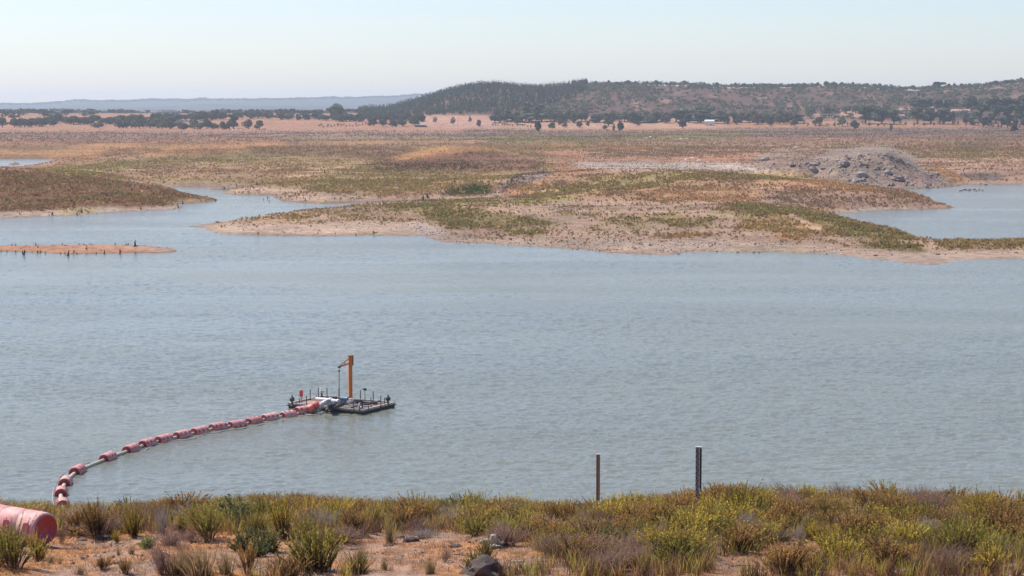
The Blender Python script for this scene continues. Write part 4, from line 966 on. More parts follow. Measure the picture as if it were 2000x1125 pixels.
for u, v, wp, hp, k, lab in T1: tree_px(u, v, wp, hp, k, lab)
def seg(pts, n, k, wr, hr, lab, grp, vj=2):
    P = np.array(pts, float)
    for i in range(n):
        t = (i+rng.uniform(.1, .9))/n*(len(P)-1); j = min(int(t), len(P)-2); f = t-j
        u = P[j, 0]*(1-f)+P[j+1, 0]*f; v = P[j, 1]*(1-f)+P[j+1, 1]*f + rng.uniform(-vj, vj)
        tree_px(u, v, rng.uniform(*wr), rng.uniform(*hr), k[rng.integers(len(k))], lab, grp)
seg([(40,247),(80,246),(115,240)], 12, 'o', (22, 34), (12, 18), 'dark oak in the row across the left plain', 'oaks across the left plain')
seg([(120,242),(300,240),(440,232)], 36, 'oo', (22, 42), (11, 17), 'dark oak in the long band behind the farmhouse field', 'oaks in the long left band')
seg([(225,249),(330,251),(450,253)], 20, 'olb', (18, 32), (11, 19), 'grey green tree in the clump around the farmhouse', 'trees around the farmhouse')
seg([(460,231),(620,233),(700,236)], 17, 'o', (20, 36), (9, 14), 'dark oak in the thin line across the middle plain', 'oaks across the middle plain')
seg([(660,238),(740,236),(830,238)], 18, 'o', (22, 34), (11, 16), 'dark oak in the belt at the foot of the pine slope', 'oaks at the foot of the pine slope')
seg([(960,238),(1060,238),(1170,238),(1280,238)], 26, 'oogl', (22, 36), (14, 21), 'dark oak in the belt below the hill', 'oaks in the belt below the hill')
seg([(1230,240),(1330,238),(1460,240),(1560,240)], 26, 'oobld', (22, 36), (14, 22), 'grey green tree in the belt behind the white shed', 'trees in the belt behind the white shed')
seg([(1580,226),(1680,222),(1740,222)], 10, 'l', (22, 34), (12, 18), 'green tree along the top of the pink field', 'trees along the pink field')
seg([(1780,214),(1860,214),(1960,212),(2010,210)], 16, 'old', (26, 38), (16, 24), 'green tree up the slope behind the right grove', 'trees behind the right grove')
seg([(1895,246),(1950,247),(2010,248)], 7, 'od', (18, 26), (16, 24), 'dark tree in the lower edge of the right grove', 'trees at the edge of the right grove')
seg([(1160,166),(1270,164),(1400,170),(1500,171),(1600,167),(1700,171),(1820,173),(1900,169),(2000,158)], 46, 'o', (8, 17), (6, 11), 'small oak dotted along the bare skyline of the hill', 'oaks on the skyline', .5)
seg([(905,177),(975,171),(1050,176),(1100,173),(1145,168)], 34, 'p', (7, 11), (12, 17), 'pine tip standing along the skyline of the dark pine wood', 'pines on the skyline', .5)
seg([(1110,173),(1146,168)], 9, 'p', (9, 12), (15, 19), 'tall pine at the right end of the pine wood skyline', 'tall pines ending the wood', 1)
seg([(1560,246),(1700,247),(1850,246),(2000,250)], 34, 'y', (5, 8), (7, 10), 'young tree planted in the pink field at the right', 'young trees in the right field', 3)
seg([(620,249),(680,247),(742,243)], 24, 'y', (4, 5), (4, 6), 'sapling in the planted rows left of the long shed', 'saplings left of the long shed', 2)
seg([(960,248),(1000,247),(1040,249)], 14, 'y', (4, 5), (4, 6), 'sapling in the planted rows by the slender pole', 'saplings by the slender pole', 1.5)
print('trees', ntree, time.time()-T0)
# woods too many to count
def cloudset(xs, ys_, hs, ws, n, size, col, kind):
    for x, y, h, wd in zip(xs, ys_, hs, ws):
        z = float(terr(x, y))
        if kind == 'p': lobes = [(x+.2*rng.normal(), y+.2*rng.normal(), z+h*q, max(.4, wd*.5*(1.05-q)), h*.13) for q in (.28, .45, .62, .78, .92)]
        else: lobes = [(x+rng.normal()*wd*.2, y+rng.normal()*wd*.2, z+h*rng.uniform(.5, .78), wd*rng.uniform(.28, .38), h*.26) for q in range(4)]
        V_, F_, C_ = leafcloud(lobes, n, size, np.array(col)*rng.uniform(.75, 1.3), .2, rng); push((V_, F_, C_))
def hill_points(n, ok, y0=2250, y1=3150, dmin=7):
    pts = []; cell = {}
    x, y = scatter(n, -.10, .30, y0, y1)
    u, v = proj(x, y, terr(x, y)); keep = ok(u, v)
    for a, b in zip(x[keep], y[keep]):
        k = (int(a//dmin), int(b//dmin))
        if k in cell: continue
        cell[k] = 1; pts.append((a, b))
    return np.array(pts)
pp = np.array([(700,232),(700,219),(760,214),(800,205),(860,186),(900,172),(975,168),(1060,172),(1100,168),(1150,160),(1144,180),(1110,198),(1060,212),(985,222),(900,226)], float)
P_ = hill_points(24000, lambda u, v: inside(pp, u, v) & (fbm(u/18, v/6, 3, 8) > -.55), dmin=8.5)
P_ = P_[:3600]; hs = rng.uniform(9, 14, len(P_))
cloudset(P_[:, 0], P_[:, 1], hs, rng.uniform(4.5, 6.5, len(P_)), 44, 1.05, (.058,.078,.045), 'p')
flush('pine_wood', M_TREE, kind='stuff', label='dark dense pine wood covering the left shoulder of the hill', category='wood')
def okh(u, v):
    k = .25+.75*ss(-.3, .25, fbm(u/40, v/12, 3, 17)); d = look(Dn, u, v)
    return (u > 1000) & (u < 2080) & (v > 160) & (v < 236) & ~inside(pp, u, v) & (rng.uniform(0, 1, len(u)) < k*np.where(u > 1150, .62, 1)*np.clip(d*2.2, 0.03, 1))
P_ = hill_points(16000, okh, dmin=10)
cloudset(P_[:, 0], P_[:, 1], rng.uniform(4, 8.5, len(P_)), rng.uniform(5, 11, len(P_)), 40, 1.0, (.10,.11,.06), 'o')
flush('hillside_scrub_oaks', M_TREE, kind='stuff', label='scattered scrub oaks covering the hillside', category='wood')
print('hill oaks', len(P_), time.time()-T0)
x, y = scatter(2600, -.30, .02, 2600, 8500, .6); fnn = fbm(x/260, y/500, 4, 93)
kk = (fnn < .16) & (1000+F*x/y < 720); x, y = x[kk][:900], y[kk][:900]
cloudset(x, y, rng.uniform(6, 9, len(x)), rng.uniform(9, 26, len(x)), 40, 1.8, (.05,.065,.04), 'o')
flush('distant_woods', M_TREE, kind='stuff', label='distant belts of trees on the plain before the blue ridge', category='wood')
x = rng.uniform(-.3, .02, 1500)*12000; y = 12000+rng.normal(size=1500)*120
cloudset(x, y, rng.uniform(5, 13, len(x)), rng.uniform(10, 40, len(x)), 20, 4.5, (.05,.065,.04), 'o')
flush('ridge_woods', M_TREE, kind='stuff', label='wooded crest of the far blue ridge', category='wood')

# ------------------------------------------------------------------ buildings, vehicle, poles
def house(u, v, wpx, hpx, dep, roofh, lab, nm, wallm, roofm, rz=0, openings=()):
    x, y, z = hit(u, v); W = wpx/F*y; Hh = hpx/F*y
    g = empty(nm, (x, y, z-.1), rz, label=lab, category='building')
    m = MB(); a = W/2; b = dep/2; wh = Hh-roofh
    vs = [(-a,-b,0),(a,-b,0),(a,b,0),(-a,b,0),(-a,-b,wh),(a,-b,wh),(a,b,wh),(-a,b,wh),(-a,0,wh+roofh),(a,0,wh+roofh)]
    m.add(vs, [[0,1,5,4],[2,3,7,6],[1,2,6,9,5],[3,0,4,8,7]]); m.build('wall', wallm, g)
    m = MB(); o = .35; t = .15; e = roofh/b*o
    for s in (-1, 1):
        A = [(-a-o, s*(b+o), wh-e+.02), (a+o, s*(b+o), wh-e+.02), (a+o, 0, wh+roofh+.02), (-a-o, 0, wh+roofh+.02)]
        Bt = [(p[0], p[1], p[2]+t) for p in A]
        m.add(A+Bt, [[0,1,2,3],[7,6,5,4],[0,4,5,1],[1,5,6,2],[3,2,6,7],[0,3,7,4]])
    m.build('roof', roofm, g)
    for k, (fx, fw, fz, fh, n) in enumerate(openings):
        m = MB(); m.box((fx*W, -b-.02, fz*wh+fh/2), (fw, .08, fh)); m.build(n, M_DARK, g)
    return g
house(1386, 245, 18, 11, 6, 1.6, 'small white washed shed with a pale sloping roof standing among oaks', 'field_shed', M_WALL, M_WALL, -.25, [(.2, 1.0, 0, 1.9, 'door'), (-.25, .8, .4, .8, 'window')])
house(357, 237.5, 27, 6, 8, 1.5, 'low pink-roofed white farmhouse half hidden by trees on the left plain', 'farmhouse', M_WALL, M_ROOF, .1, [(-.3, 1.1, .3, 1, 'window'), (0, 1.1, 0, 2, 'door'), (.3, 1.1, .3, 1, 'window')])
house(1761, 233, 10, 9, 6, 1.2, 'tiny white house wall glimpsed between the dark gums', 'white_house', M_WALL, M_ROOF, 0, [(0, 1, 0, 2, 'door')])
house(1876, 222, 36, 9, 10, 2.4, 'long white house with a pinkish roof above the right grove', 'long_house', M_WALL, M_ROOF, -.1, [(-.3, 1.3, .3, 1, 'window'), (0, 1.1, 0, 2, 'door'), (.3, 1.3, .3, 1, 'window')])
# open livestock shed
x, y, z = hit(820, 248); g = empty('livestock_shed', (x, y, z-.1), -.35, label='long low grey roofed open shed beside the oak grove', category='building')
m = MB()
for i in range(7):
    for j in (-3, 3): m.box((-7.5+i*2.5, j, 1.1), (.2, .2, 2.2))
m.build('posts', M_WOODPOLE, g)
m = MB(); m.box((0, 0, 2.5), (17, 7.4, .14), M=Matrix.Rotation(.06, 3, 'X')); m.build('roof', M_GREYROOF, g)
m = MB(); m.box((0, 3.2, 1.0), (15.5, .15, 2.0)); m.build('back_wall', M_STEEL, g)
m = MB(); m.box((9.6, -1, 1.4), (6, 6, .12), M=Matrix.Rotation(.08, 3, 'X')); m.build('lean_to_roof', M_GREYROOF, g)
# vehicle near the tree clump
x, y, z = hit(515, 254); g = empty('parked_van', (x, y, z), .2, label='small white vehicle parked beside the left tree clump', category='van')
m = MB(); m.box((0, 0, .75), (4.4, 1.8, .8), bev=.2); m.box((.3, 0, 1.45), (3.2, 1.65, .7), bev=.25); m.build('body', M_WHITEP, g)
m = MB(); m.box((.3, 0, 1.48), (3.0, 1.70, .42), bev=.2); m.build('window', M_DARK, g)
for sx in (-1.4, 1.4):
    for sy in (-.85, .85): m = MB(); m.tube([(sx, sy-.1, .34), (sx, sy+.1, .34)], .34, 14); m.build('wheel', M_HULL, g)
for u, v, hp, lab in ((894, 248, 26, 'tall wooden utility pole right of the long shed'), (936.5, 249, 12, 'short post in front of the lone round oak'), (1037, 251, 20, 'slender utility pole in the field left of the forward oak'), (1948, 246, 22, 'thin pole among the gums near the right edge')):
    x, y, z = hit(u, v); h = hp/F*y; g = empty('utility_pole', (x, y, z-.2), 0, label=lab, category='pole')
    m = MB(); m.tube([(0, 0, 0), (0, 0, h)], [.16, .11], 8); m.build('pole', M_WOODPOLE, g)
    m = MB(); m.box((0, 0, h-.5), (1.5, .12, .12)); m.tube([(-.6, 0, h-.45), (-.6, 0, h-.2)], .05, 6); m.tube([(.6, 0, h-.45), (.6, 0, h-.2)], .05, 6); m.build('crossarm', M_WOODPOLE, g)
FR = [rock_mesh('field_rock', s, (1, .8, .7), M_ROCK_WHITE, .45, 2) for s in (60, 61, 62)]
for i, (u, v, wd) in enumerate([(293,246,9),(299,247,8),(287,247,7),(455,254,6),(462,254,7),(470,254,6),(1236,243,5),(1262,270,8),(1270,268,6),(1330,272,8),(1342,271,7),(1242,266,6),(1125,206,7),(1405,246,5),(1340,312,8),(1352,309,9),(1365,314,9),(1440,318,7),(1512,292,8),(1555,288,8),(1380,317,7),(520,255,4),(1175,199,6)]):
    x, y, z = hit(u, v); R = wd/2/F*y
    o = ob('field_rock', FR[i % 3], None, (x, y, z), label='pale rock outcrop on the dry land beyond the water', category='rock', group='pale rocks beyond the water'); o.scale = (R, R, R*.8); o.rotation_euler = (0, 0, i)
print('buildings', time.time()-T0)

# ------------------------------------------------------------------ plants of the near bank
def stems(r, n, hgt, spread, r0, seg_=5, wdt=.008, curve=1.4, hvar=.35, droop=0):
    nk = r.integers(4, 8); ck = r.integers(0, nk, n); ca = r.uniform(0, 6.28, nk); cq = r.uniform(0, .9, nk); ch = r.uniform(.55, 1.0, nk)
    px_ = np.cos(ca)[ck]*cq[ck] + r.normal(size=n)*.30; py_ = np.sin(ca)[ck]*cq[ck] + r.normal(size=n)*.30
    a = np.arctan2(py_, px_); q = np.minimum(np.hypot(px_, py_), 1.25); h = hgt*(1-hvar*r.uniform(0, 1, n))*(1-.18*q**2)*ch[ck]
    t = np.linspace(0, 1, seg_)[None]; lean = (spread*q)[:, None]
    rad = r0*q[:, None] + h[:, None]*lean*(t**curve)
    wob = r.normal(size=(n, seg_, 2))*.012*t[..., None]
    X = np.cos(a)[:, None]*rad + wob[..., 0]; Y = np.sin(a)[:, None]*rad + wob[..., 1]; Z = h[:, None]*t*(1-.25*lean*t) - .04
    return np.stack([X, Y, Z], -1)
def ribbons(r, S, w0, cb, ct):
    n, k, _ = S.shape; tw = r.uniform(0, math.pi, n); d = np.stack([np.cos(tw), np.sin(tw), 0*tw], -1)[:, None]
    w = (w0*(1-.75*np.linspace(0, 1, k)))[None, :, None]
    Vv = np.stack([S-d*w, S+d*w], 2).reshape(-1, 3); b = (np.arange(n)[:, None]*k*2 + np.arange(k-1)[None]*2).ravel()
    Fq = np.stack([b, b+1, b+3, b+2], 1); t = np.linspace(0, 1, k)[None, :, None, None]
    c = (np.array(cb)*(1-t)+np.array(ct)*t)*r.uniform(.7, 1.3, (n, 1, 1, 1)); c = np.broadcast_to(c, (n, k, 2, 3)).reshape(-1, 3)
    return Vv, Fq, c
def leaves(r, S, per, ln, wd, t0, cb, ct, open_=.45, patch=.3):
    n, k, _ = S.shape; t = r.uniform(t0, 1, (n, per)); f = t*(k-1); i = np.minimum(f.astype(int), k-2); f = (f-i)[..., None]
    idx = np.arange(n)[:, None]; P = S[idx, i]*(1-f)+S[idx, i+1]*f; T = S[idx, i+1]-S[idx, i]; T /= np.linalg.norm(T, axis=-1, keepdims=True)
    R = r.normal(size=(n, per, 3)); R -= (R*T).sum(-1, keepdims=True)*T; R /= np.linalg.norm(R, axis=-1, keepdims=True)
    L = T + R*open_*r.uniform(.5, 1.5, (n, per, 1)); L /= np.linalg.norm(L, axis=-1, keepdims=True); W = np.cross(L, R)
    l = ln*r.uniform(.6, 1.25, (n, per, 1))*(1.1-.35*t[..., None]); w = wd*r.uniform(.7, 1.2, (n, per, 1))
    Vv = np.stack([P, P+L*l*.45+W*w, P+L*l, P+L*l*.45-W*w], 2).reshape(-1, 3)
    mixf = np.clip((t[..., None]-t0)/(1-t0)*1.3 - .15 + .25*r.normal(size=(n, 1, 1)), 0, 1)
    c = np.array(cb)*(1-mixf)+np.array(ct)*mixf; c = c*r.uniform(.65, 1.35, (n, per, 1))*r.uniform(1-patch, 1+patch, (n, 1, 1))
    return Vv, np.arange(n*per*4).reshape(-1, 4), np.repeat(c.reshape(-1, 3), 4, 0)
def plant(parts, name):
    vs, fs, cs, b = [], [], [], 0
    for v_, f_, c_ in parts: vs.append(v_); fs.append(f_+b); cs.append(c_); b += len(v_)
    return mesh_np(name, np.concatenate(vs), np.concatenate(fs), np.clip(np.concatenate(cs), .005, .9), False, [M_LEAF])
WOOD = (.13,.085,.065)
def broom(sd, ct=(.58,.44,.07), cb=(.15,.095,.045), n=95, h=1.0, per=42, spread=.62, t0=.25):
    r = np.random.default_rng(sd); S = stems(r, n, h, spread, .16, 5, curve=1.3)
    return plant([ribbons(r, S, .006, WOOD, cb), leaves(r, S, per, .055, .0095, t0, cb, ct, .38)], 'broom_shrub')
def twiggy(sd, c=(.22,.17,.15), n=90, h=.8, spread=.9, leafc=None):
    r = np.random.default_rng(sd); S = stems(r, n, h, spread, .10, 5); parts = [ribbons(r, S, .006, WOOD, c)]
    k = 5; idx = r.integers(0, n, n*k); t = r.integers(1, 4, n*k); P = S[idx, t]; d = r.normal(size=(n*k, 3))*.10; d[:, 2] = np.abs(d[:, 2])+.12
    B = np.stack([P, P+d*.55+r.normal(size=d.shape)*.01, P+d], 1); parts.append(ribbons(r, B, .0035, c, c))
    parts.append(leaves(r, B, 4, .02, .004, .3, c, leafc or c, .8))
    return plant(parts, 'twiggy_shrub')
def reed(sd, c0=(.2,.14,.07), c1=(.42,.29,.15), n=190, h=.8, spread=.28):
    r = np.random.default_rng(sd); S = stems(r, n, h, spread, .12, 4, curve=1.6, hvar=.5); return plant([ribbons(r, S, .005, c0, c1)], 'reed_tuft')
def leafy(sd, ct=(.26,.32,.06), cb=(.10,.13,.04), n=70, h=.5, per=30):
    r = np.random.default_rng(sd); S = stems(r, n, h, .8, .08, 4, curve=1.1); return plant([ribbons(r, S, .006, WOOD, cb), leaves(r, S, per, .05, .014, .15, cb, ct, .8)], 'leafy_shrub')
PR = {}
PR['yellow'] = [broom(i) for i in (1, 2, 3, 4)] + [broom(5, (.54,.38,.07), n=100), broom(6, (.40,.36,.08), n=90, spread=.8), broom(7, n=70, spread=.35)]
PR['green'] = [broom(i, (.36,.30,.07), (.10,.07,.035)) for i in (11, 12, 13)]
PR['russet'] = [broom(i, (.46,.27,.085), (.13,.075,.045), n=100, per=34, t0=.35) for i in (21, 22, 23)]
PR['purple'] = [twiggy(i, (.27,.17,.14), leafc=(.34,.2,.13)) for i in (31, 32)]
PR['grey'] = [twiggy(i, (.34,.28,.24)) for i in (41, 42)]
PR['reed'] = [reed(i) for i in (51, 52, 53)]
PR['bright'] = [leafy(61)]; PR['dark'] = [leafy(62, (.20,.21,.075), (.09,.09,.04), n=80, h=.6), leafy(63, (.22,.20,.07), (.10,.09,.04), n=90, h=.6)]
PR['bare'] = [twiggy(71, (.16,.11,.09), n=34, h=.8)]
def tallweed(sd):
    r = np.random.default_rng(sd); S = stems(r, 7, 1.0, .12, .06, 6); return plant([ribbons(r, S, .008, (.12,.13,.06), (.16,.18,.07)), leaves(r, S, 46, .05, .013, .25, (.10,.13,.05), (.20,.24,.08), .6)], 'tall_weed')
PR['weed'] = [tallweed(81)]
DIM = {}
for P_ in PR.values():
    for me in P_:
        q = np.empty(len(me.vertices)*3, np.float32); me.vertices.foreach_get('co', q); q = q.reshape(-1, 3)
        DIM[me.name] = (float(np.percentile(q[:, 2], 98.5)), 2*float(np.percentile(np.hypot(q[:, 0], q[:, 1]), 93)))
HB = dict(yellow=.93, green=.93, russet=.93, purple=.85, grey=.85, reed=.78, bright=.48, dark=.58, bare=.8, weed=1.0)
WB = dict(yellow=1.25, green=1.25, russet=1.25, purple=1.5, grey=1.5, reed=.65, bright=.85, dark=1.0, bare=1.2, weed=.4)
NMs = dict(yellow='broom_shrub', green='broom_shrub', russet='broom_shrub', purple='heather_shrub', grey='twiggy_shrub', reed='reed_tuft', bright='leafy_shrub', dark='leafy_shrub', bare='bare_shrub', weed='tall_weed')
DS = dict(yellow='yellow-green upright broom', green='green upright broom', russet='russet dried broom', purple='purple-brown twiggy shrub', grey='grey leafless twiggy shrub', reed='brown reed tuft', dark='dark green leafy shrub', bare='bare thin shrub', bright='bright green leafy shrub')
nplant = 0; placed = []
def put(x, y, kind, h, wd, lab, grp=None):
    global nplant
    z = float(bank_z(x, y)); P = PR[kind]
    me = P[rng.integers(len(P))]; hb, wb = DIM[me.name]
    o = ob(NMs[kind], me, None, (x, y, z-.02), label=lab, category='reeds' if kind == 'reed' else ('weed' if kind == 'weed' else 'shrub'))
    if grp: o['group'] = grp
    o.scale = (wd/wb*rng.uniform(.85, 1.15), wd/wb, h/hb); o.rotation_euler = (rng.uniform(-.08, .08), rng.uniform(-.08, .08), rng.uniform(0, 6.28))
    placed.append((x, y, wd*.5)); nplant += 1
    return o
SG = [(22,1110,110,98,'yellow','big yellow-green broom in front of the large pink float at the left edge'),(-10,1104,70,84,'green','green broom cut by the left edge below the large float'),(74,1096,50,60,'yellow','yellow broom stalks leaning over the red end of the large float'),
 (124,1062,34,50,'bare','thin dark bush between the large float and the broom on the crest'),(192,1052,74,76,'russet','tall brownish green broom right of the large float'),(262,1048,64,62,'yellow','yellow broom beside the tall brownish one'),
 (229,1062,20,30,'yellow','small yellow sprig in front of the crest beside the low broken rock'),(287,1072,34,28,'bright','low bright green plant alone on the bare ground'),(318,1044,42,58,'grey','grey twiggy shrub on the crest above the bright green plant'),
 (352,1046,30,46,'green','narrow green broom between the grey shrub and the yellow mound'),(408,1052,92,76,'yellow','broad yellow mound of broom left of the tall weed'),(372,1058,56,28,'purple','low purple-brown cushion shrub under the broad yellow mound'),
 (457,1040,26,78,'weed','tall thin green weed rising above the crest'),(476,1040,16,66,'weed','second, lower green weed beside the tall one'),(484,1078,66,52,'dark','dark green shrub with a trunk below the tall weeds'),(500,1046,60,52,'yellow','yellow broom right of the tall weeds'),
 (556,1052,74,88,'yellow','tallest yellow broom left of centre, its tips high above the crest'),(528,1080,54,52,'dark','round dark green shrub with a bare stem below the tallest yellow broom'),(618,1116,132,96,'green','biggest broom of the foreground, spreading olive and purple'),(600,1058,50,52,'green','green broom behind the biggest foreground broom'),
 (764,1062,32,56,'reed','upright dark reed tuft standing alone beside the dark split rock'),(690,1046,64,58,'russet','russet broom on the crest left of the reed tuft'),(728,1030,54,52,'yellow','yellow-green broom on the crest above the reed tuft'),(822,1026,66,62,'yellow','bushy yellow broom on the crest right of the reed tuft'),
 (892,1034,76,40,'grey','grey purple cushion of twigs right of the bushy yellow broom'),(866,1098,40,46,'bare','bare branching shrub on the open ground between the two rocks'),(840,1124,34,42,'reed','brown reed tuft at the bottom edge left of the dark boulder'),(751,1114,18,30,'reed','small thin reed tuft on the orange ground'),
 (703,1100,26,44,'reed','dry brown tuft right of the biggest foreground broom'),(700,1124,66,46,'green','low green broom cut by the bottom edge, right of the biggest broom'),(318,1128,70,80,'purple','tall purple-brown dead shrub at the bottom edge, left of the dry reeds'),(398,1128,110,66,'reed','wide clump of dry brown reeds at the bottom edge'),
 (345,1124,60,54,'reed','dry brown reeds next to the purple-brown dead shrub'),(445,1124,50,52,'reed','dry brown reeds at the right end of the wide clump'),(486,1124,60,70,'russet','russet shrub at the bottom edge right of the dry reeds'),(102,1100,22,26,'reed','small brown tuft on bare ground right of the big left broom'),(118,1101,16,18,'reed','smallest tuft on the bare ground, beside a slightly larger one'),
 (152,1124,30,26,'reed','short brown tuft at the bottom edge, left part'),(232,1084,14,20,'reed','thin tuft by itself in the middle of the bare ground'),(255,1082,18,22,'reed','brown tuft beside the thin one in the middle of the bare ground'),(200,1112,40,30,'russet','dry ochre tuft low on the bare ground'),(245,1122,40,34,'russet','dry ochre sprigs at the bottom edge of the bare ground'),(162,1093,20,18,'bare','tiny dark twig plant on the bare ground'),
 (1562,1072,22,60,'grey','thin pale twigs rising from the bare patch at right'),(1290,1066,34,62,'reed','tall brown reed tuft among green shrubs left of the taller gauge'),(1768,966,46,40,'purple','dark spiky shrub on the right skyline crest'),(1860,968,70,42,'russet','brown rounded shrub highest on the right crest'),(1994,1000,34,56,'green','green shrub cut by the right edge beside the bare sandy gap'),
 (930,1118,56,44,'green','green shrub growing over the large dark boulder'),(950,1092,46,42,'green','green shrub directly in front of the off-white rock'),(1340,1026,50,30,'purple','dark twiggy shrub at the base of the taller gauge')]
for u, v, wp, hp, k, lab in SG:
    x, y, z = bhit(min(u, 1990), min(v, 1122)) if v <= 1122 else bhit(u, 1122); 
    put(x, y, k, hp/F*y*.94, wp/F*y*.92, lab)
# the unnamed mass of shrubs
SPARSE = [E(330,1090,300,48), E(120,1100,140,55), E(790,1092,180,46), E(850,1058,110,16), E(1085,1044,32,16), E(1560,1082,80,26), E(1440,1105,60,22), E(1985,995,28,34), E(920,1070,60,20), E(1000,1095,70,26)]
cand = []
for i in range(26000):
    y = rng.uniform(37.6, 57); a = rng.uniform(-.285, .285); x = a*y
    yc = 50 + 4.0*float(ss(1.5, 7.5, x))
    if y > yc + 2.4: continue
    u, v = proj(x, y, float(bank_z(x, y)))
    sp = any(inside(e, np.array([u]), np.array([v]))[0] for e in SPARSE)
    if sp and rng.uniform() < .975: continue
    if abs(u-1367) < 18 and y < 53.2 and v > 985 and rng.uniform() < .8: continue
    dm = .55 + .14*rng.uniform() if y < yc-.6 else .5
    if abs(u-1367) < 42 and 47 < y < 52.6: continue
    if any((x-p[0])**2+(y-p[1])**2 < max(dm, p[2]*.7)**2 for p in placed): continue
    right = float(ss(1350, 1700, u)); fr = rng.uniform(); n1 = float(fbm(x/2.2, y/2.2, 2, 201))
    if n1 > .28: kind = rng.choice(['russet', 'purple', 'yellow', 'russet', 'grey'])
    elif n1 < -.38: kind = rng.choice(['green', 'dark', 'green', 'yellow'])
    else: kind = rng.choice(['yellow', 'yellow', 'green', 'russet', 'purple', 'russet'] if right < .5 else ['yellow', 'green', 'russet', 'russet', 'purple', 'yellow'])
    crest = y > yc-1.2
    h = rng.choice([.4, .55, .68, .8, .95], p=[.2, .25, .25, .2, .1])*rng.uniform(.85, 1.12)*((.54+.14*float(ss(1250, 1500, u))) if crest else (.72+.12*float(ss(600, 1300, u))))*(.85 if kind in ('purple', 'grey', 'dark') else 1); wd = rng.uniform(.7, 1.35)
    if nplant >= 450: break
    zone = 'left crest' if u < 620 else ('middle crest' if (u < 1250 and crest) else ('right crest' if crest else ('middle slope' if u < 1250 else 'right slope')))
    put(x, y, str(kind), h, wd, '%s in the dense scrub of the %s of the near bank' % (DS[str(kind)], zone), '%s plants, %s' % (DS[str(kind)], zone))
print('plants', nplant, time.time()-T0)
for i in range(16):
    u, v = [(330,1085),(150,1075),(560,1105),(700,1075),(860,1052),(905,1088),(1015,1100),(1090,1050),(1540,1085),(1450,1108),(520,1112),(240,1100),(780,1095),(640,1100),(90,1118),(1975,1005)][i]
    x, y, z = bhit(u, v); m = MB(); L_ = rng.uniform(.25, .6); a = rng.uniform(-.9, .9); P = [Vector((x+math.cos(a)*L_*(t-.5), y+math.sin(a)*L_*(t-.5)+.03*math.sin(t*7+i), 0)) for t in (0, .35, .7, 1)]
    for p in P: p.z = float(bank_z(p.x, p.y))+.02+.03*rng.uniform()
    m.tube(P, [.014, .012, .009, .004], 6); m.tube([P[1], P[1]+Vector((.06, .05, .05)), P[1]+Vector((.12, .12, .09))], [.008, .006, .003], 5)
    m.build('dead_branch', M_WOODPOLE if i % 2 else M_PIPE, None, label='dry dead stick lying on the bare orange soil of the bank', category='branch', group='dead sticks on the bank')
# undergrowth: low sprigs, dry grass and pebbles in one object each
def sprigs(n, ok, hr, colr, per, w0, spread):
    y = rng.uniform(37.2, 57, n); x = rng.uniform(-.29, .29, n)*y; z = bank_z(x, y); u, v = proj(x, y, z); k = ok(x, y, u, v)
    x, y, z = x[k], y[k], z[k]; m_ = len(x); c = np.array(colr)[rng.integers(0, len(colr), m_)]
    X = np.repeat(x, per)+rng.normal(size=m_*per)*.05; Y = np.repeat(y, per)+rng.normal(size=m_*per)*.05; Z = np.repeat(z, per)-.01
    h = rng.uniform(hr[0], hr[1], m_*per); a = rng.uniform(0, 6.28, m_*per); le = rng.uniform(0, spread, m_*per)
    t = np.array([0, .5, 1.0])[None]; S = np.stack([X[:, None]+np.cos(a)[:, None]*le[:, None]*h[:, None]*t**1.5, Y[:, None]+np.sin(a)[:, None]*le[:, None]*h[:, None]*t**1.5, Z[:, None]+h[:, None]*t], -1)
    tw = rng.uniform(0, math.pi, m_*per); d = np.stack([np.cos(tw), np.sin(tw), 0*tw], -1)[:, None]; wv = (w0*np.array([.6, 1, .1]))[None, :, None]
    Vv = np.stack([S-d*wv, S+d*wv], 2).reshape(-1, 3); b = (np.arange(len(X))[:, None]*6+np.array([0, 2])[None]).ravel()
    cc = np.repeat(np.repeat(c, per, 0)*rng.uniform(.65, 1.35, (m_*per, 1)), 6, 0)
    return Vv, np.stack([b, b+1, b+3, b+2], 1), cc
sp_any = lambda u, v: np.any([inside(e, u, v) for e in SPARSE], axis=0)
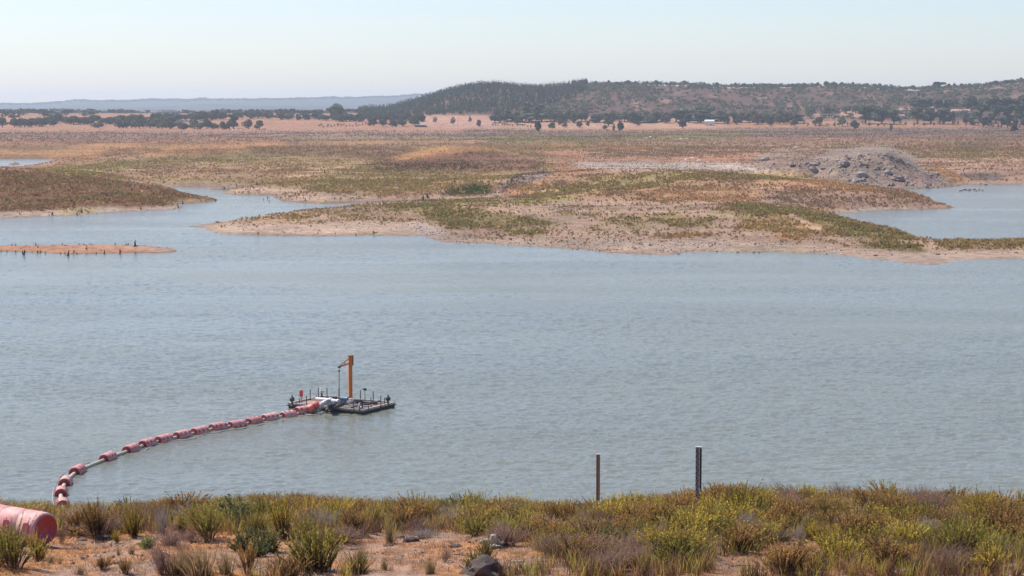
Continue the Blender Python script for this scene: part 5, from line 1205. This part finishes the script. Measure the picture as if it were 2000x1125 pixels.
def ok_dense(x, y, u, v): return (~sp_any(u, v)) & ~((np.abs(u-1369) < 20) & (v > 975) & (v < 1012)) & (y < 55.5) & (fbm(x/.8, y/.8, 2, 5) > -.35)
def ok_bare(x, y, u, v): return sp_any(u, v) & (fbm(x/.7, y/.7, 3, 6) > .02)
push(sprigs(17000, ok_dense, (.10, .48), [(.50,.40,.08), (.30,.26,.07), (.32,.18,.08), (.16,.09,.06), (.46,.28,.11), (.20,.12,.09)], 12, .0075, .65))
flush('undergrowth', M_LEAF, kind='stuff', label='low undergrowth filling the gaps between the bank shrubs', category='undergrowth')
push(sprigs(7000, ok_bare, (.03, .13), [(.56,.36,.18), (.50,.30,.15), (.46,.30,.2), (.3,.18,.11)], 9, .005, 1.2))
push(sprigs(9000, lambda x, y, u, v: y < 55, (.03, .12), [(.56,.36,.18), (.46,.28,.15), (.28,.17,.11)], 6, .005, 1.2))
flush('dry_grass', M_LEAF, kind='stuff', label='short dry orange grass and litter on the bare bank soil', category='grass')
y = rng.uniform(37, 54, 9000); x = rng.uniform(-.29, .29, 9000)*y; z = bank_z(x, y); kq = fbm(x/1.2, y/1.2, 3, 66) > .0; x, y, z = x[kq], y[kq], z[kq]
gcol = np.array([(.42,.33,.29), (.25,.20,.18), (.55,.45,.38), (.16,.13,.12)])[rng.integers(0, 4, len(x))]
push(stones(x, y, z, .012+.06*rng.uniform(0, 1, len(x))**4, gcol))
flush('pebbles', M_TUFT, kind='stuff', label='pebbles and small stones scattered on the bank soil', category='pebbles')
# ------------------------------------------------------------------ haze
hb = MB(); hb.box((0, 7900, 90), (21000, 16300, 190))
hm = bpy.data.materials.new('haze_air'); hm.use_nodes = True; ht = hm.node_tree
ht.nodes.remove(ht.nodes['Principled BSDF']); pv = ht.nodes.new('ShaderNodeVolumePrincipled')
pv.inputs['Color'].default_value = (.76, .86, 1.0, 1); pv.inputs['Density'].default_value = HAZE; pv.inputs['Anisotropy'].default_value = .25
ht.links.new(pv.outputs[0], ht.nodes['Material Output'].inputs['Volume'])
hb.build('haze', hm, None, kind='stuff', label='thin pale haze in the air over the whole reservoir', category='haze')
print('done', time.time()-T0)
